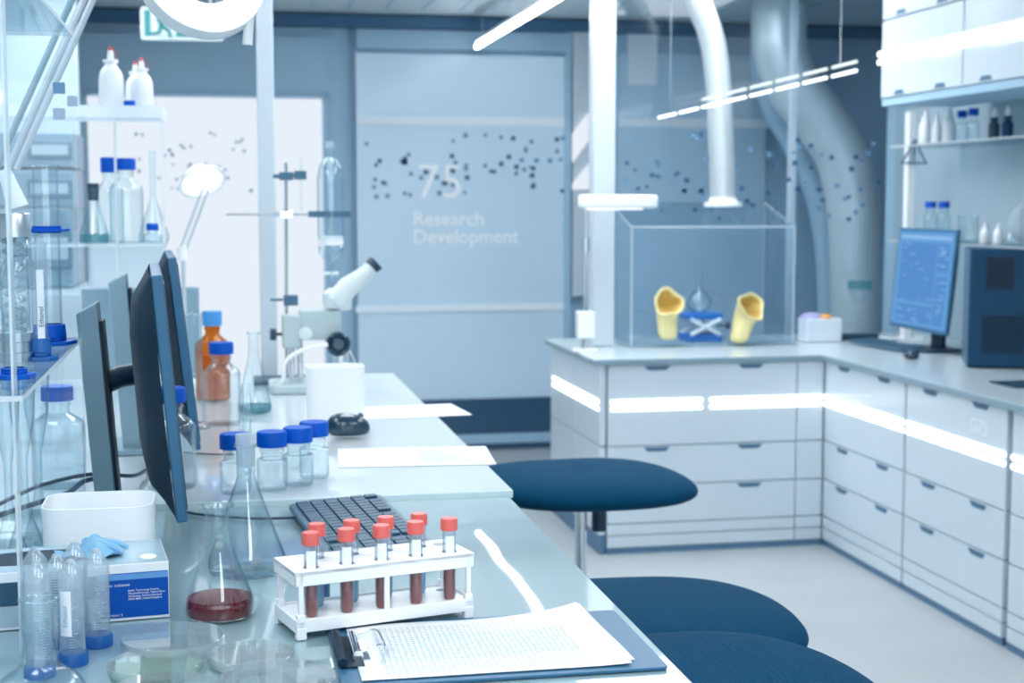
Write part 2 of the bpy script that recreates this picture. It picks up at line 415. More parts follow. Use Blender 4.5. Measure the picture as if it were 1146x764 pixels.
# ------------------------------------------------ ceiling tubes and added fill panels
def ceiling_tube(x, y0, y1, label):
    t = thing('ceiling_lamp', label, 'lamp', (x, (y0+y1)/2, 2.28), group='ceiling tube lamps')
    L = (y1-y0)/2
    MB().lathe([(0,-L),(0.009,-L),(0.014,-L+0.008),(0.014,L-0.008),(0.009,L),(0,L)], n=16, T=Matrix.Rotation(PI/2,4,'X')).build('tube', 'lamp', t)
    MB().box(-0.012, -L, 0.021, 0.012, L, 0.04).build('housing', 'white', t, bevel=0.003)
    for s in (-0.7, 0.7): MB().cyl(0, s*L, 0.04, ZC-2.28, 0.002, 8).build('suspension_wire', 'steel', t)
    return t
for k, w in enumerate(('farthest from the camera, its end over the lettered glass wall', 'second from the far end, in line above the aisle', 'overhead in the middle of the aisle', 'nearest the camera over the aisle')):
    ceiling_tube(1.42, 6.98-1.28*k, 8.2-1.28*k, 'thin white ceiling tube lamp '+w)
for i, (x, ys) in enumerate(((-0.6, (0.6, 2.4, 4.6, 6.1)), (1.75, (0.8, 3.0, 5.6)), (0.6, (-1.2, 0.4, 4.2)), (2.25, (6.3,)), (0.75, (6.1,)))):  # unseen panels added to lift the near desk and back wall
    for k, y in enumerate(ys):
        t = thing('ceiling_panel_light', 'flat ceiling light panel %s, number %s from the windows' % (('over the left part of the room', 'over the right bench', 'over the desk edge', 'over the peninsula', 'before the lettered glass wall')[i], ('one', 'two', 'three', 'four')[k]), 'light', (x, y, ZC-0.03), group='ceiling light panels')
        MB().box(-0.3, -0.6, 0, 0.3, 0.6, 0.006).build('diffuser', 'panel_light', t)
        mb = MB()
        for a in (-0.32, 0.3): mb.box(a, -0.62, -0.004, a+0.02, 0.62, 0.028)
        for a in (-0.62, 0.6): mb.box(-0.32, a, -0.004, 0.32, a+0.02, 0.028)
        mb.build('frame', 'white', t)

# ================================================================ RIGHT SIDE: BENCH AND PENINSULA
FX = 2.46       # face of the right bench
FY = 5.74       # face of the peninsula
def zface(py, px=780, Y=FY): return at(px, py, Y=Y).z
Z = {k: zface(v) for k, v in dict(top=404, led=451, d1=496.5, d2=540, d3=582, b1=595, pl=609).items()}
Z['top'] = min(Z['top'], ZW-0.026)
def drawer_unit(label, L, loc, rz, depth, handles, group='white drawer units', handle_rows=(0, 1, 2), led=None, mark=False):
    """local frame: face on y=0 looking to -y, x from 0 to L"""
    t = thing('drawer_unit', label, 'cabinet', loc, rz, group)
    MB().box(0.004, 0.012, Z['pl'], L-0.004, depth, ZW-0.026).build('body', 'gap', t)
    MB().box(0.0, -0.004, 0.0, L, depth-0.02, Z['pl']-0.001).build('plinth', 'plinth', t)
    g = 0.0022
    rows = [(Z['d1'], Z['top']), (Z['d2'], Z['d1']), (Z['d3'], Z['d2'])]
    for r, (z0, z1) in enumerate(rows):
        d = MB().box(g, -0.008, z0+g, L-g, 0.012, z1-g).build('drawer', 'lacquer', t, bevel=0.002)
        if r in handle_rows:
            for hx in handles:
                w = min(0.055, L*0.2); h = 0.018; zz = z1-0.006
                T = Matrix.Rotation(PI/2, 4, 'X')
                MB().prism([(hx-w, zz), (hx-w*0.68, zz-h), (hx+w*0.68, zz-h), (hx+w, zz)], 0.0, 0.0105, T=T).build('grip', 'handle', d)
    MB().box(g, -0.008, Z['b1']+g, L-g, 0.012, Z['d3']-g).build('base_panel', 'lacquer', t, bevel=0.002)
    MB().box(g, -0.008, Z['pl']+g, L-g, 0.012, Z['b1']-g).build('base_panel', 'lacquer', t, bevel=0.002)
    if led:  # bright lines across the fronts, put in as emissive twin bars
        for a, b in led:
            for s in (0, 1):
                z = Z['led']+(0.007 if s else -0.007-0.016)
                MB().prism(rrect(a, z, b, z+0.016, 0.006, 3), 0.008, 0.014, T=Matrix.Rotation(PI/2,4,'X')).build('light_strip', 'led', t)
    if mark:
        T = Matrix.Translation((L*0.66, -0.0085, Z['led']+0.055)) @ Matrix.Rotation(PI/2, 4, 'X')
        text_mesh('lettering', 'G75', 0.07, 'glassband', t, T, 0.0005, thin=-0.001)
    return t
PX0 = at(679, 500, Y=FY).x; PX1 = at(890, 500, Y=FY).x
drawer_unit('white drawer unit under the acrylic glove box, facing the camera', PX1-PX0, (PX0, FY, 0), 0, 0.60, (0.19*(PX1-PX0)/0.74, 0.75*(PX1-PX0)), led=((0.012, 0.40), (0.43, PX1-PX0)))
drawer_unit('narrow white corner drawer unit without grips, between the two benches', FX-PX1-0.01, (PX1, FY, 0), 0, 0.60, (), handle_rows=(), led=((0.0, FX-PX1-0.022),))
# end panel of the peninsula (towards the aisle)
t = thing('bench_end_panel', 'white two-part end panel on the aisle side of the peninsula bench', 'panel', (PX0-0.03, FY, 0))
PD = 0.90
for a, b in ((0.0, 0.42), (0.424, PD)):
    MB().box(0, a+0.002, Z['d1']+0.003, 0.026, b-0.002, ZW-0.026).build('upper_panel', 'lacquer', t, bevel=0.002)
    MB().box(0, a+0.002, 0.08, 0.026, b-0.002, Z['d1']-0.003).build('lower_panel', 'lacquer', t, bevel=0.002)
MB().box(0.002, 0.0, 0, 0.026, PD, 0.079).build('plinth', 'plinth', t)
for s in (0, 1):  # same emissive bars carried round the end panel
    z = Z['led']+(0.007 if s else -0.023)
    MB().box(-0.006, 0.01, z, 0, PD-0.05, z+0.016).build('light_strip', 'led', t, bevel=0.002)
# peninsula back board so the bench is closed
struct('trim_10', MB().box(PX0, FY+0.605, 0.0, FX+0.6, FY+PD, ZW-0.026), 'lacquer')
# right bench units, face looking to -x
ys = [FY-0.006, at(1016, 480, X=FX).y, at(1133, 560, X=FX).y, at(1133, 560, X=FX).y-0.92, at(1133, 560, X=FX).y-1.84]
labs = ('white drawer unit of the right bench next to the inner corner', 'white drawer unit of the right bench marked G75', 'white drawer unit of the right bench cut off by the picture edge', 'white drawer unit of the right bench nearest the camera')
for k in range(4):
    L = ys[k]-ys[k+1]-(0.012 if k != 1 else 0.03)
    drawer_unit(labs[k], L, (FX, ys[k], 0), -PI/2, 0.62, (0.26*L, 0.76*L), led=((0.006, L*0.5-0.004), (L*0.5+0.004, L-0.003)), mark=(k == 1))
# L-shaped worktop
ov = 0.03
out = [(PX0-0.06, FY-ov), (FX-ov, FY-ov), (FX-ov, ys[4]), (XR-0.004, ys[4]), (XR-0.004, FY+PD), (PX0-0.06, FY+PD)]
wt = MB().prism(out, ZW-0.024, ZW, mi=1, cap_mi=0).build('worktop', ['worktop', 'worktop_edge'], bevel=0.003)
tag(wt, 'pale L-shaped worktop over the white drawer units', 'worktop')

# upper cabinets on the right wall
UX = 2.80
uz = lambda px, py: at(px, py, X=UX)
zb = uz(988, 111).z; zm = uz(988, 24).z
ye = uz(988, 80).y
zt = ZC-0.01
L1 = ye-uz(1080, 60).y
for k in range(4):
    y1 = ye-L1*k; lab = ('farthest white wall cabinet, its edge beside the blue wall', 'second white wall cabinet from the far end, above the dropper bottles', 'third white wall cabinet from the far end, outside the right picture edge', 'white wall cabinet nearest the camera')[k]
    t = thing('wall_cabinet', lab, 'cabinet', (UX, y1, 0), -PI/2, 'white wall cabinets')
    MB().box(0, 0.012, zb, L1-0.002, XR-UX-0.005, zt).build('body', 'lacquer', t)
    for z0, z1 in ((zb+0.004, zm-0.004), (zm+0.004, zt-0.01)):
        d = MB().box(0.004, -0.008, z0, L1-0.006, 0.01, z1).build('door', 'lacquer', t, bevel=0.002)
        for hx in (L1*0.25, L1*0.75):
            MB().prism([(hx-0.045, z0+0.006), (hx+0.045, z0+0.006), (hx+0.032, z0+0.024), (hx-0.032, z0+0.024)], 0, 0.0105, T=Matrix.Rotation(PI/2,4,'X')).build('grip', 'handle', d)
    zl = uz(988, 65).z  # bright line over the doors, put in as emissive bars
    for a, b in ((-0.03 if k == 0 else 0.0, L1*0.5-0.004), (L1*0.5+0.004, L1-0.006)):
        for s in (0, 1):
            z = zl+(0.006 if s else -0.028)
            MB().prism(rrect(a, z, b, z+0.022, 0.008, 3), 0.008, 0.013, T=Matrix.Rotation(PI/2,4,'X')).build('light_strip', 'led', t)
    MB().box(0, 0.0, zb-0.03, L1-0.002, 0.33, zb).build('base_rail', 'wall', t)

# ================================================================ GENERIC LAB ITEMS (local origin at the base centre)
def wall_profile(out, t):
    """closed thin wall from an outline that starts on the axis at the bottom and ends at the rim"""
    inner = []
    for i, (r, z) in enumerate(out):
        if r < 1e-6: inner.append((0, z+t*1.6))
        else: inner.append((max(r-t, 0.0005), z+(t*1.6 if i <= 1 else 0)))
    inner[-1] = (inner[-1][0], out[-1][1])
    return out+list(reversed(inner))
def liquid_profile(out, t, level):
    prof = []
    ins = [(max(r-t*1.3, 0) if r > 1e-6 else 0, z+(t*1.9 if i <= 1 else 0)) for i, (r, z) in enumerate(out)]
    prev = None
    for r, z in ins:
        if z <= level: prof.append((r, z)); prev = (r, z)
        else:
            f = (level-prev[1])/(z-prev[1]); prof.append((prev[0]+(r-prev[0])*f, level)); break
    prof.append((0, level)); return prof
def curve_prof(pts, n=5):
    P = smooth_path([(r, 0, z) for r, z in pts], n)
    return [(max(p.x, 0.0), p.z) for p in P]
def vessel(t, out, mat='glass', wall=0.0016, n=40, liquid=None, name='body'):
    b = MB().lathe(wall_profile(out, wall), n=n).build(name, mat, t)
    if liquid:
        for mt, lvl in liquid: MB().lathe(liquid_profile(out, wall, lvl), n=n).build('liquid', mt, t)
    return b
def screw_cap(t, z, r, h, mat='cap_blue', ribs=36, name='cap'):
    prof = [(0,z+h),(r*0.86,z+h),(r*0.95,z+h-0.0015),(r,z+h-0.005),(r,z+0.003),(r*0.99,z),(0,z)]
    n = ribs*2; mb = MB()
    vs = []; fs = []
    for k in range(n):
        a = 2*PI*k/n; rr = r*(1.0 if k % 2 else 0.975)
        vs += [(rr*math.cos(a), rr*math.sin(a), z), (rr*math.cos(a), rr*math.sin(a), z+h-0.003), (r*0.92*math.cos(a), r*0.92*math.sin(a), z+h)]
    c0 = len(vs); vs += [(0,0,z), (0,0,z+h)]
    for k in range(n):
        j = (k+1) % n
        fs += [(3*k, 3*j, 3*j+1, 3*k+1), (3*k+1, 3*j+1, 3*j+2, 3*k+2), (3*k+2, 3*j+2, c0+1), (3*j, 3*k, c0)]
    return mb.add(vs, fs).build(name, mat, t, angle=50)
def media_bottle(label, loc, r, h, cap_r=0.0275, cap_h=0.024, mat='glass', cap='cap_blue', liquid=None, group='bottles with blue screw caps', shoulder=0.30):
    t = thing('media_bottle', label, 'bottle', loc, group=group)
    hb = h-cap_h; nk = cap_r*0.74
    out = [(0,0),(r*0.88,0),(r*0.98,0.004),(r,0.012)]
    s0 = hb*(1-shoulder); s1 = hb-0.022
    out += [(r, s0*0.6), (r, s0)]+curve_prof([(r, s0), (r*0.93, s0+(s1-s0)*0.35), (nk*1.35, s1-(s1-s0)*0.22), (nk, s1)], 4)[1:]
    out += [(nk, hb-0.012), (nk*1.12, hb-0.010), (nk*1.12, hb-0.006), (nk, hb-0.004), (nk, hb)]
    vessel(t, out, mat, 0.002, liquid=liquid)
    screw_cap(t, hb-0.001, cap_r, cap_h, cap)
    return t
def erlenmeyer(label, loc, r, h, nr, liquid=None, mat='glass', group='conical flasks', neck=0.25, stopper=None, wall=0.0016):
    t = thing('conical_flask', label, 'flask', loc, group=group)
    zn = h*(1-neck)
    out = [(0,0),(r*0.86,0),(r*0.97,0.003),(r,0.009),(r*0.985,0.018)]+curve_prof([(r*0.97, 0.022), (nr*1.25, zn-0.02), (nr*1.02, zn), (nr, zn+0.01)], 5)
    out += [(nr, h-0.006), (nr*1.16, h-0.003), (nr*1.2, h)]
    vessel(t, out, mat, wall, liquid=liquid)
    MB().lathe([(nr*1.02,h-0.004),(nr*1.24,h-0.003),(nr*1.26,h),(nr*1.2,h+0.0015),(nr*1.04,h)], n=40).build('rim', mat, t)
    if stopper:
        MB().lathe([(0,h-0.03),(nr*0.92,h-0.03),(nr*1.06,h+0.012),(nr*1.06,h+0.014),(0,h+0.014)], n=32).build('stopper', stopper, t)
    return t
def squeeze_bottle(label, loc, r, h, tip, group='white dropping bottles'):
    t = thing('dropping_bottle', label, 'bottle', loc, group=group)
    hb = h*0.78
    out = [(0,0),(r*0.95,0),(r,0.004),(r,hb*0.52)]+curve_prof([(r,hb*0.52),(r*0.88,hb*0.72),(r*0.5,hb*0.88),(r*0.48,hb*0.9)],4)[1:]+[(r*0.48,hb*0.93),(r*0.62,hb*0.935),(r*0.62,hb),(0,hb)]
    MB().lathe(out, n=28).build('body', 'white', t)
    MB().lathe([(r*0.28,hb),(r*0.2,hb+h*0.15),(0.0,hb+h*0.155)], n=14).build('nozzle', 'white', t)
    MB().lathe([(r*0.2,hb+h*0.13),(r*0.14,hb+h*0.19),(r*0.03,hb+h*0.22),(0,hb+h*0.22)], n=12).build('tip', tip, t)
    P = [(r*0.45,0,hb+h*0.01),(r*0.55,0,hb+h*0.09),(r*0.35,0,hb+h*0.15),(r*0.12,0,hb+h*0.19)]
    MB().tube(smooth_path(P,4), r*0.035, 6).build('tip_strap', tip, t)
    return t
def dropper_bottle(label, loc, r, h, body, group='dropper bottles'):
    t = thing('dropper_bottle', label, 'bottle', loc, group=group)
    MB().lathe([(0,0),(r,0.001),(r,h*0.48),(r*0.6,h*0.56),(r*0.55,h*0.6),(0,h*0.6)], n=24).build('body', body, t)
    MB().lathe([(0,h*0.58),(r*0.72,h*0.58),(r*0.68,h*0.7),(0,h*0.7)], n=24).build('collar', 'black', t)
    MB().lathe([(0,h*0.69),(r*0.42,h*0.7),(r*0.5,h*0.82),(r*0.3,h*0.95),(r*0.12,h),(0,h)], n=20).build('bulb', 'white', t)
    return t
def cylinder_measure(label, loc, r, h, fh=0.03, ring=None, foot=None, group='measuring cylinders', mat='glass', rz=0, marks=True):
    t = thing('measuring_cylinder', label, 'glassware', loc, rz, group=group)
    z0 = 0.012
    out = [(0,z0),(r*0.98,z0),(r,z0+0.004),(r,h-0.006),(r*1.12,h-0.003),(r*1.14,h)]
    vessel(t, out, mat, 0.0016, n=32)
    if ring is not None:
        hexa = [(r*1.75*math.cos(PI/3*k), r*1.75*math.sin(PI/3*k)) for k in range(6)]
        MB().prism(hexa, ring, ring+0.004).build('guard_ring', 'cap_blue', t)
        MB().lathe([(r*1.03,ring-0.002),(r*1.12,ring-0.002),(r*1.12,ring+0.008),(r*1.03,ring+0.008)], n=24).build('ring_collar', 'cap_blue', t)
    if foot:
        hexa = [(r*2.1*math.cos(PI/3*k), r*2.1*math.sin(PI/3*k)) for k in range(6)]
        hexb = [(r*1.3*math.cos(PI/3*k), r*1.3*math.sin(PI/3*k)) for k in range(6)]
        MB().prism(hexa, 0, 0.006).prism(hexb, 0.006, 0.011).lathe([(r*1.02,0.011),(r*1.3,0.011),(r*1.2,fh),(r*1.02,fh)], n=24).build('foot', foot, t, bevel=0.001)
    else:
        MB().lathe([(0,0),(r*1.8,0),(r*1.8,0.003),(r*0.8,0.008),(r*0.6,0.0115),(0,0.0115)], n=32).build('foot', mat, t)
    if marks:
        mb = MB()
        for k in range(40):
            z = 0.035+(h-0.07)*k/40; w = 0.55 if k % 5 == 0 else 0.3
            for j in range(4):
                a0 = -PI/2-0.5+w*j/4; a1 = a0+w/4; q = r+0.0004
                mb.add([(q*math.cos(a0),q*math.sin(a0),z),(q*math.cos(a1),q*math.sin(a1),z),(q*math.cos(a1),q*math.sin(a1),z+0.0006),(q*math.cos(a0),q*math.sin(a0),z+0.0006)], [(0,1,2,3)])
        mb.build('graduation', 'ink_pale', t)
    return t
def monitor(label, loc, rz, W, Hh, zb, tilt, yoff=0.0, screen=True, stand='stand', neck_w=0.06, neck_top=None, base=True, group=None, thick=0.016, neck_x=0.0):
    """local: panel faces -y, width along x, origin on the desk under the neck"""
    t = thing('monitor', label, 'monitor', loc, rz, group)
    T = Matrix.Translation((0, yoff, zb)) @ Matrix.Rotation(-tilt, 4, 'X')
    MB().box(-W/2, -0.012, 0, W/2, thick-0.012, Hh, T=T).build('frame', 'mon_side', t, bevel=0.003)
    prof = []
    mb = MB(); n = 8
    # bulged back shell
    vs = []; cols = 12
    for i in range(n+1):
        z = 0.002+(Hh-0.004)*i/n
        for j in range(cols+1):
            x = -W/2+0.002+(W-0.004)*j/cols
            b = max(0, (1-(2*x/W)**6))*max(0, (1-((z-Hh/2)/(Hh/2))**6))
            vs.append((x, thick-0.0125+0.040*b, z))
    fs = [(i*(cols+1)+j, i*(cols+1)+j+1, (i+1)*(cols+1)+j+1, (i+1)*(cols+1)+j) for i in range(n) for j in range(cols)]
    o = len(vs); vs2 = [(x, thick-0.0135, z) for x, y, z in vs]
    mb.add(vs+vs2, [tuple(reversed(f)) for f in fs]+[tuple(k+o for k in f) for f in fs], T=T)
    mb.build('back_shell', 'mon_back', t, angle=60)
    if screen:
        s = MB().box(-W/2+0.013, -0.0135, 0.016, W/2-0.013, -0.0118, Hh-0.013, T=T).build('screen', 'screen' if screen == 'on' else 'black_gloss', t)
    nt_ = neck_top or zb+Hh*0.5
    if base: MB().prism(rrect(-neck_w/2+neck_x, yoff+0.075, neck_w/2+neck_x, yoff+0.105, 0.008), 0.012, nt_).build('stand_column', stand, t, bevel=0.002)
    ya = yoff+0.015+math.sin(tilt)*0.0
    if base: MB().box(neck_x-0.035, yoff+0.035, nt_-0.14, neck_x+0.035, yoff+0.08, nt_-0.085).build('tilt_joint', 'black', t, bevel=0.006)
    if base: MB().prism(rrect(-0.12+neck_x, yoff-0.04, 0.12+neck_x, yoff+0.15, 0.03), 0, 0.012).build('base', stand, t, bevel=0.003)
    return t, T

# ================================================================ THINGS ON THE PENINSULA AND THE RIGHT BENCH
# acrylic glove box
GY0, GY1 = 6.17, 6.55
gx0 = at(706, 385, Y=GY0).x; gx1 = at(888, 385, Y=GY0).x
gzf = at(800, 254, Y=GY0).z; gzb = at(800, 227, Y=GY1).z
g = thing('glove_box', 'clear acrylic glove box hood with sloping top, piped to a metal duct', 'fume hood', (gx0, GY0, ZW+0.001))
W_ = gx1-gx0; D_ = GY1-GY0; hf = gzf-ZW; hb_ = gzb-ZW; q = 0.006
MB().box(0, 0, 0.006, W_, q, hf, side={'z': 1, 'x': 1}).build('front_panel', ['glass_pane', 'acrylic_edge'], g)
MB().box(0, D_-q, 0.006, W_, D_, hb_, side={'z': 1, 'x': 1}).build('back_panel', ['glass_pane', 'acrylic_edge'], g)
for x in (0, W_-q):
    MB().prism([(q,0.006),(D_-q,0.006),(D_-q,hb_),(q,hf)], x, x+q, mi=1, cap_mi=0, T=Matrix(((0,0,1,0),(1,0,0,0),(0,1,0,0),(0,0,0,1)))).build('side_panel', ['glass_pane', 'acrylic_edge'], g)
sl = (hb_-hf)/D_
MB().prism([(0,hf+0.0005),(D_,hb_+0.0005),(D_,hb_+q),(0,hf+q)], 0, W_, mi=0, T=Matrix(((0,0,1,0),(1,0,0,0),(0,1,0,0),(0,0,0,1)))).build('sloping_top', 'glass_pane', g)
mb = MB()
for x in (0, W_-0.004): mb.box(x, -0.001, 0.006, x+0.004, 0.0, hf)
mb.box(0, -0.001, hf-0.003, W_, 0.0, hf+0.003)
mb.build('edge_seam', 'acrylic_edge', g)
MB().box(-0.005, -0.005, 0, W_+0.005, D_+0.005, 0.005).build('base_plate', 'worktop_edge', g)
def gauntlet(px, py, lean, rs):
    c = at(px, py, Y=GY0-0.07); cx = c.x-gx0; cz = c.z-ZW
    r = random.Random(rs)
    # outer flared cuff
    rings = [(0.0, -0.0, 0.064), (-0.03, -0.02, 0.052), (-0.055, -0.06, 0.046), (-0.05, -0.10, 0.042), (-0.04, -0.145, 0.044), (-0.035, -0.165, 0.024)]
    n = 26; vs = []; fs = []
    wob = [1+0.10*math.sin(3*2*PI*k/n+rs)+0.07*math.sin(5*2*PI*k/n+2*rs)+r.uniform(-.02,.02) for k in range(n)]
    axis = [Vector((lean*0.6, -0.85, 0.45)), Vector((lean*0.4, -0.75, 0.7)), Vector((lean*0.3,-0.3,1)), Vector((0,0,1)), Vector((0,0,1)), Vector((0,0,1))]
    for i, (dy, dz, rad) in enumerate(rings):
        a = axis[i].normalized(); u = a.cross(Vector((1,0,0))).normalized(); v = a.cross(u)
        ctr = Vector((cx - lean*0.10*(-dz/0.19), -0.06+(0 if i == 0 else 0.02*i if i < 3 else 0.035), cz+dz))
        for k in range(n):
            w = 1+(wob[k]-1)*(1.0 if i < 3 else 0.5)
            vs.append(ctr+(u*math.cos(2*PI*k/n)+v*math.sin(2*PI*k/n))*rad*w)
    for i in range(len(rings)-1):
        for k in range(n): fs.append((i*n+k, i*n+(k+1) % n, (i+1)*n+(k+1) % n, (i+1)*n+k))
    sleeve = MB().add(vs, fs+[tuple(range((len(rings)-1)*n, len(rings)*n))]).build('glove_sleeve', 'yellow', g, subsurf=1)
    # inside fold: funnel with creases
    a = axis[0].normalized(); u = a.cross(Vector((1,0,0))).normalized(); v = a.cross(u); ctr = Vector((cx, -0.06, cz))
    vs = []; fs = []
    for i, (dep, rad) in enumerate(((0.004, 1.04), (0.010, 0.98), (0.004, 0.86), (-0.02, 0.62), (-0.045, 0.40), (-0.055, 0.05))):
        for k in range(n):
            w = wob[k]*(1+(0.22*math.sin(4*2*PI*k/n+rs) if 2 < i < 5 else 0))
            vs.append(ctr+a*dep+(u*math.cos(2*PI*k/n)+v*math.sin(2*PI*k/n))*0.064*rad*w)
    for i in range(5):
        for k in range(n): fs.append((i*n+k, (i+1)*n+k, (i+1)*n+(k+1) % n, i*n+(k+1) % n))
    mb = MB().add(vs, fs); 
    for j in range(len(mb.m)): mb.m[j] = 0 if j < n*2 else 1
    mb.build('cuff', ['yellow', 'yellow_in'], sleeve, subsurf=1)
gauntlet(749, 339, -0.1, 1); gauntlet(842, 343, 0.5, 4)
# lab jack with flask in the glove box
jc = at(786, 384, Z=ZW+0.008); jx = at(784, 380, Y=6.36).x
t = thing('scissor_jack', 'blue and white scissor lab jack inside the glove box', 'lab jack', (jx, 6.36, ZW+0.007))
MB().box(-0.08, -0.07, 0, 0.08, 0.07, 0.03).build('base', 'jack_blue', t, bevel=0.002)
MB().box(-0.08, -0.07, 0.10, 0.08, 0.07, 0.125).build('top_plate', 'jack_blue', t, bevel=0.002)
for y in (-0.074, 0.066):
    for s in (-1, 1):
        MB().tube([(-0.07*s, y+0.004, 0.03), (0.0, y+0.004, 0.065), (0.07*s, y+0.004, 0.10)], 0.009, 8).build('scissor_arm', 'white', t)
MB().tube([(0.08,0,0.065),(0.12,0,0.065)], 0.005, 8).tube([(0.12,0,0.065),(0.135,0,0.065)], 0.016, 14).build('screw_knob', 'black', t)
t = thing('round_flask', 'clear long-necked flask standing on the blue scissor jack', 'flask', (jx-0.01, 6.36, ZW+0.133))
out = [(0,0),(0.025,0)]+curve_prof([(0.025,0),(0.052,0.025),(0.055,0.05),(0.035,0.085),(0.014,0.105),(0.012,0.12)],5)[1:]+[(0.012,0.19),(0.015,0.192)]
vessel(t, out, 'glass', 0.0015)
# duct above the glove box
def duct(name, label, pts, r, mat, parent_name='pipe', flange=None, ridges=0.012, rid=0.03):
    P = smooth_path(pts, 40)
    # resample evenly
    L = [0]
    for a, b in zip(P, P[1:]): L.append(L[-1]+(b-a).length)
    n = int(L[-1]/ridges); Q = []
    j = 0
    for i in range(n+1):
        s = L[-1]*i/n
        while j < len(L)-2 and L[j+1] < s: j += 1
        f = (s-L[j])/max(1e-9, L[j+1]-L[j]); Q.append(P[j].lerp(P[j+1], f))
    rs = [r*(1+rid*(1 if i % 2 else -1)) for i in range(len(Q))]
    base = P[0]
    t = thing(name, label, 'duct', tuple(base))
    MB().tube([q-base for q in Q], rs, 28).build('hose', mat, t, angle=80)
    return t, base
ds = [at(x, y, Y=6.36) for x, y in ((809,231),(808,190),(806,140),(804,95),(797,45),(782,5),(768,-18))]
ds[-1].z = ZC-0.002; ds[-1].x = ds[-2].x-0.09
t, b0 = duct('exhaust_hose', 'silver corrugated exhaust hose rising from the glove box to the ceiling', ds, 0.056, 'duct2')
MB().lathe([(0.05,0.0),(0.085,0.0),(0.085,0.018),(0.062,0.022),(0.062,0.04),(0.05,0.04)], n=32).build('flange', 'white', t)
db = [at(x, y, Y=7.45) for x, y in ((960,610),(960,480),(960,370),(958,300),(955,240),(944,180),(918,135),(890,100),(874,60),(872,20),(874,-10))]
db[0].z = 0.002; db[-1].z = ZC-0.003
duct('ventilation_duct', 'wide silver ventilation duct bending down behind the glass partition', db, 0.142, 'duct', ridges=0.02, rid=0.012)
# second, narrower duct line beside it
db = [at(x, y, Y=7.75) for x, y in ((930,620),(930,480),(930,370),(928,290),(918,225),(895,170),(868,120),(856,70),(856,20),(857,-8))]
db[0].z = 0.002; db[-1].z = ZC-0.003
duct('ventilation_duct', 'dull grey duct in the shade left of the wide silver duct', db, 0.075, 'wall', ridges=0.02, rid=0.01)
# glass partition behind the peninsula with square pattern
YP = 6.78
a = at(690, 100, Y=YP); 
part = struct('window_6', MB().box(a.x, YP, 0.0, XR-0.003, YP+0.008, ZC-0.004), 'glass_pane')
squares('square_pattern', part, random.Random(5), 692, 840, 146, 246, 44, YP-0.001, (3.5, 5.5))
squares('square_pattern', part, random.Random(8), 850, 985, 150, 246, 34, YP-0.001, (3.5, 5.5))
# double-line reflection in the glass, built as glowing rods on added wires
p0 = at(740, 127, Y=6.72); p1 = at(962, 73, X=at(962, 73, Y=5.2).x)
A = Vector((at(735, 128, Y=6.70))); B = at(962, 73, Y=5.35)
t = thing('linear_lamp', 'slim double-row light strip hanging in front of the glass partition', 'lamp', tuple((A+B)/2))
d = (B-A); mid = (A+B)/2
for k in range(8):
    f0 = k/8+0.012; f1 = (k+1)/8-0.012
    for s, zz in ((0, 0.017), (1, -0.017)):
        if s == 0 and k < 2: continue
        MB().tube([A+d*f0-mid+Vector((0,0,zz)), A+d*f1-mid+Vector((0,0,zz))], 0.006, 8).build('light_segment', 'led_dim' if s == 0 else 'led', t)
for f in (0.08, 0.92):
    q = A+d*f-mid; MB().tube([q+Vector((0,0,0.017)), Vector((q.x, q.y, ZC-mid.z-0.002))], 0.0015, 6).build('suspension_wire', 'steel', t)
# desk lamp on the peninsula corner
LY = 6.02; LX = at(655, 386, Y=LY).x
t = thing('bench_lamp', 'white LED lamp on a thin pole at the aisle end of the peninsula', 'lamp', (LX, LY, ZW+0.001))
MB().cyl(0,0,0,0.012,0.055,28).build('base', 'white', t, bevel=0.002)
MB().cyl(0,0,0.012,0.06,0.016,16).cyl(0,0,0.14,0.60,0.008,12).cyl(0,0,0.42,0.48,0.016,14).build('pole', 'chrome', t)
MB().prism(rrect(-0.035,-0.03,0.035,0.03,0.008), 0.06, 0.17).build('switch_box', 'white', t, bevel=0.003)
MB().prism([(-0.03,-0.03),(0.22,-0.04),(0.31,-0.012),(0.31,0.012),(0.22,0.04),(-0.03,0.03)], 0.60, 0.655).build('lamp_head', 'white', t, bevel=0.014)
MB().box(0.0,-0.022,0.594,0.24,0.022,0.6).build('light_strip', 'led_soft', t)
# tissue / glove carton in the corner
t = thing('tissue_box', 'small white carton with lilac and orange wipes sticking out', 'box', (at(917, 388, Y=6.28).x, 6.28, ZW+0.001), 0.05)
MB().box(-0.085,-0.05,0,0.085,0.05,0.105).build('carton', 'white_matt', t, bevel=0.006)
def blob(name, mat, parent, c, rad, seed, sc=(1,1,1), n=14):
    r = random.Random(seed); mb = MB(); vs = []; fs = []
    for i in range(n//2+1):
        th = PI*i/(n//2)
        for k in range(n):
            w = 1+0.25*math.sin(3*k+seed)*math.sin(th)+r.uniform(-.12,.12)
            vs.append((c[0]+rad*sc[0]*w*math.sin(th)*math.cos(2*PI*k/n), c[1]+rad*sc[1]*w*math.sin(th)*math.sin(2*PI*k/n), c[2]+rad*sc[2]*math.cos(th)))
    for i in range(n//2):
        for k in range(n): fs.append((i*n+k, (i+1)*n+k, (i+1)*n+(k+1)%n, i*n+(k+1)%n))
    return mb.add(vs, fs).build(name, mat, parent, angle=60)
blob('lilac_wipe', 'purple', t, (-0.04,0,0.108), 0.045, 2, (1,0.8,0.5))
blob('orange_wipe', 'orange', t, (0.02,-0.02,0.1), 0.035, 5, (1,0.8,0.7))
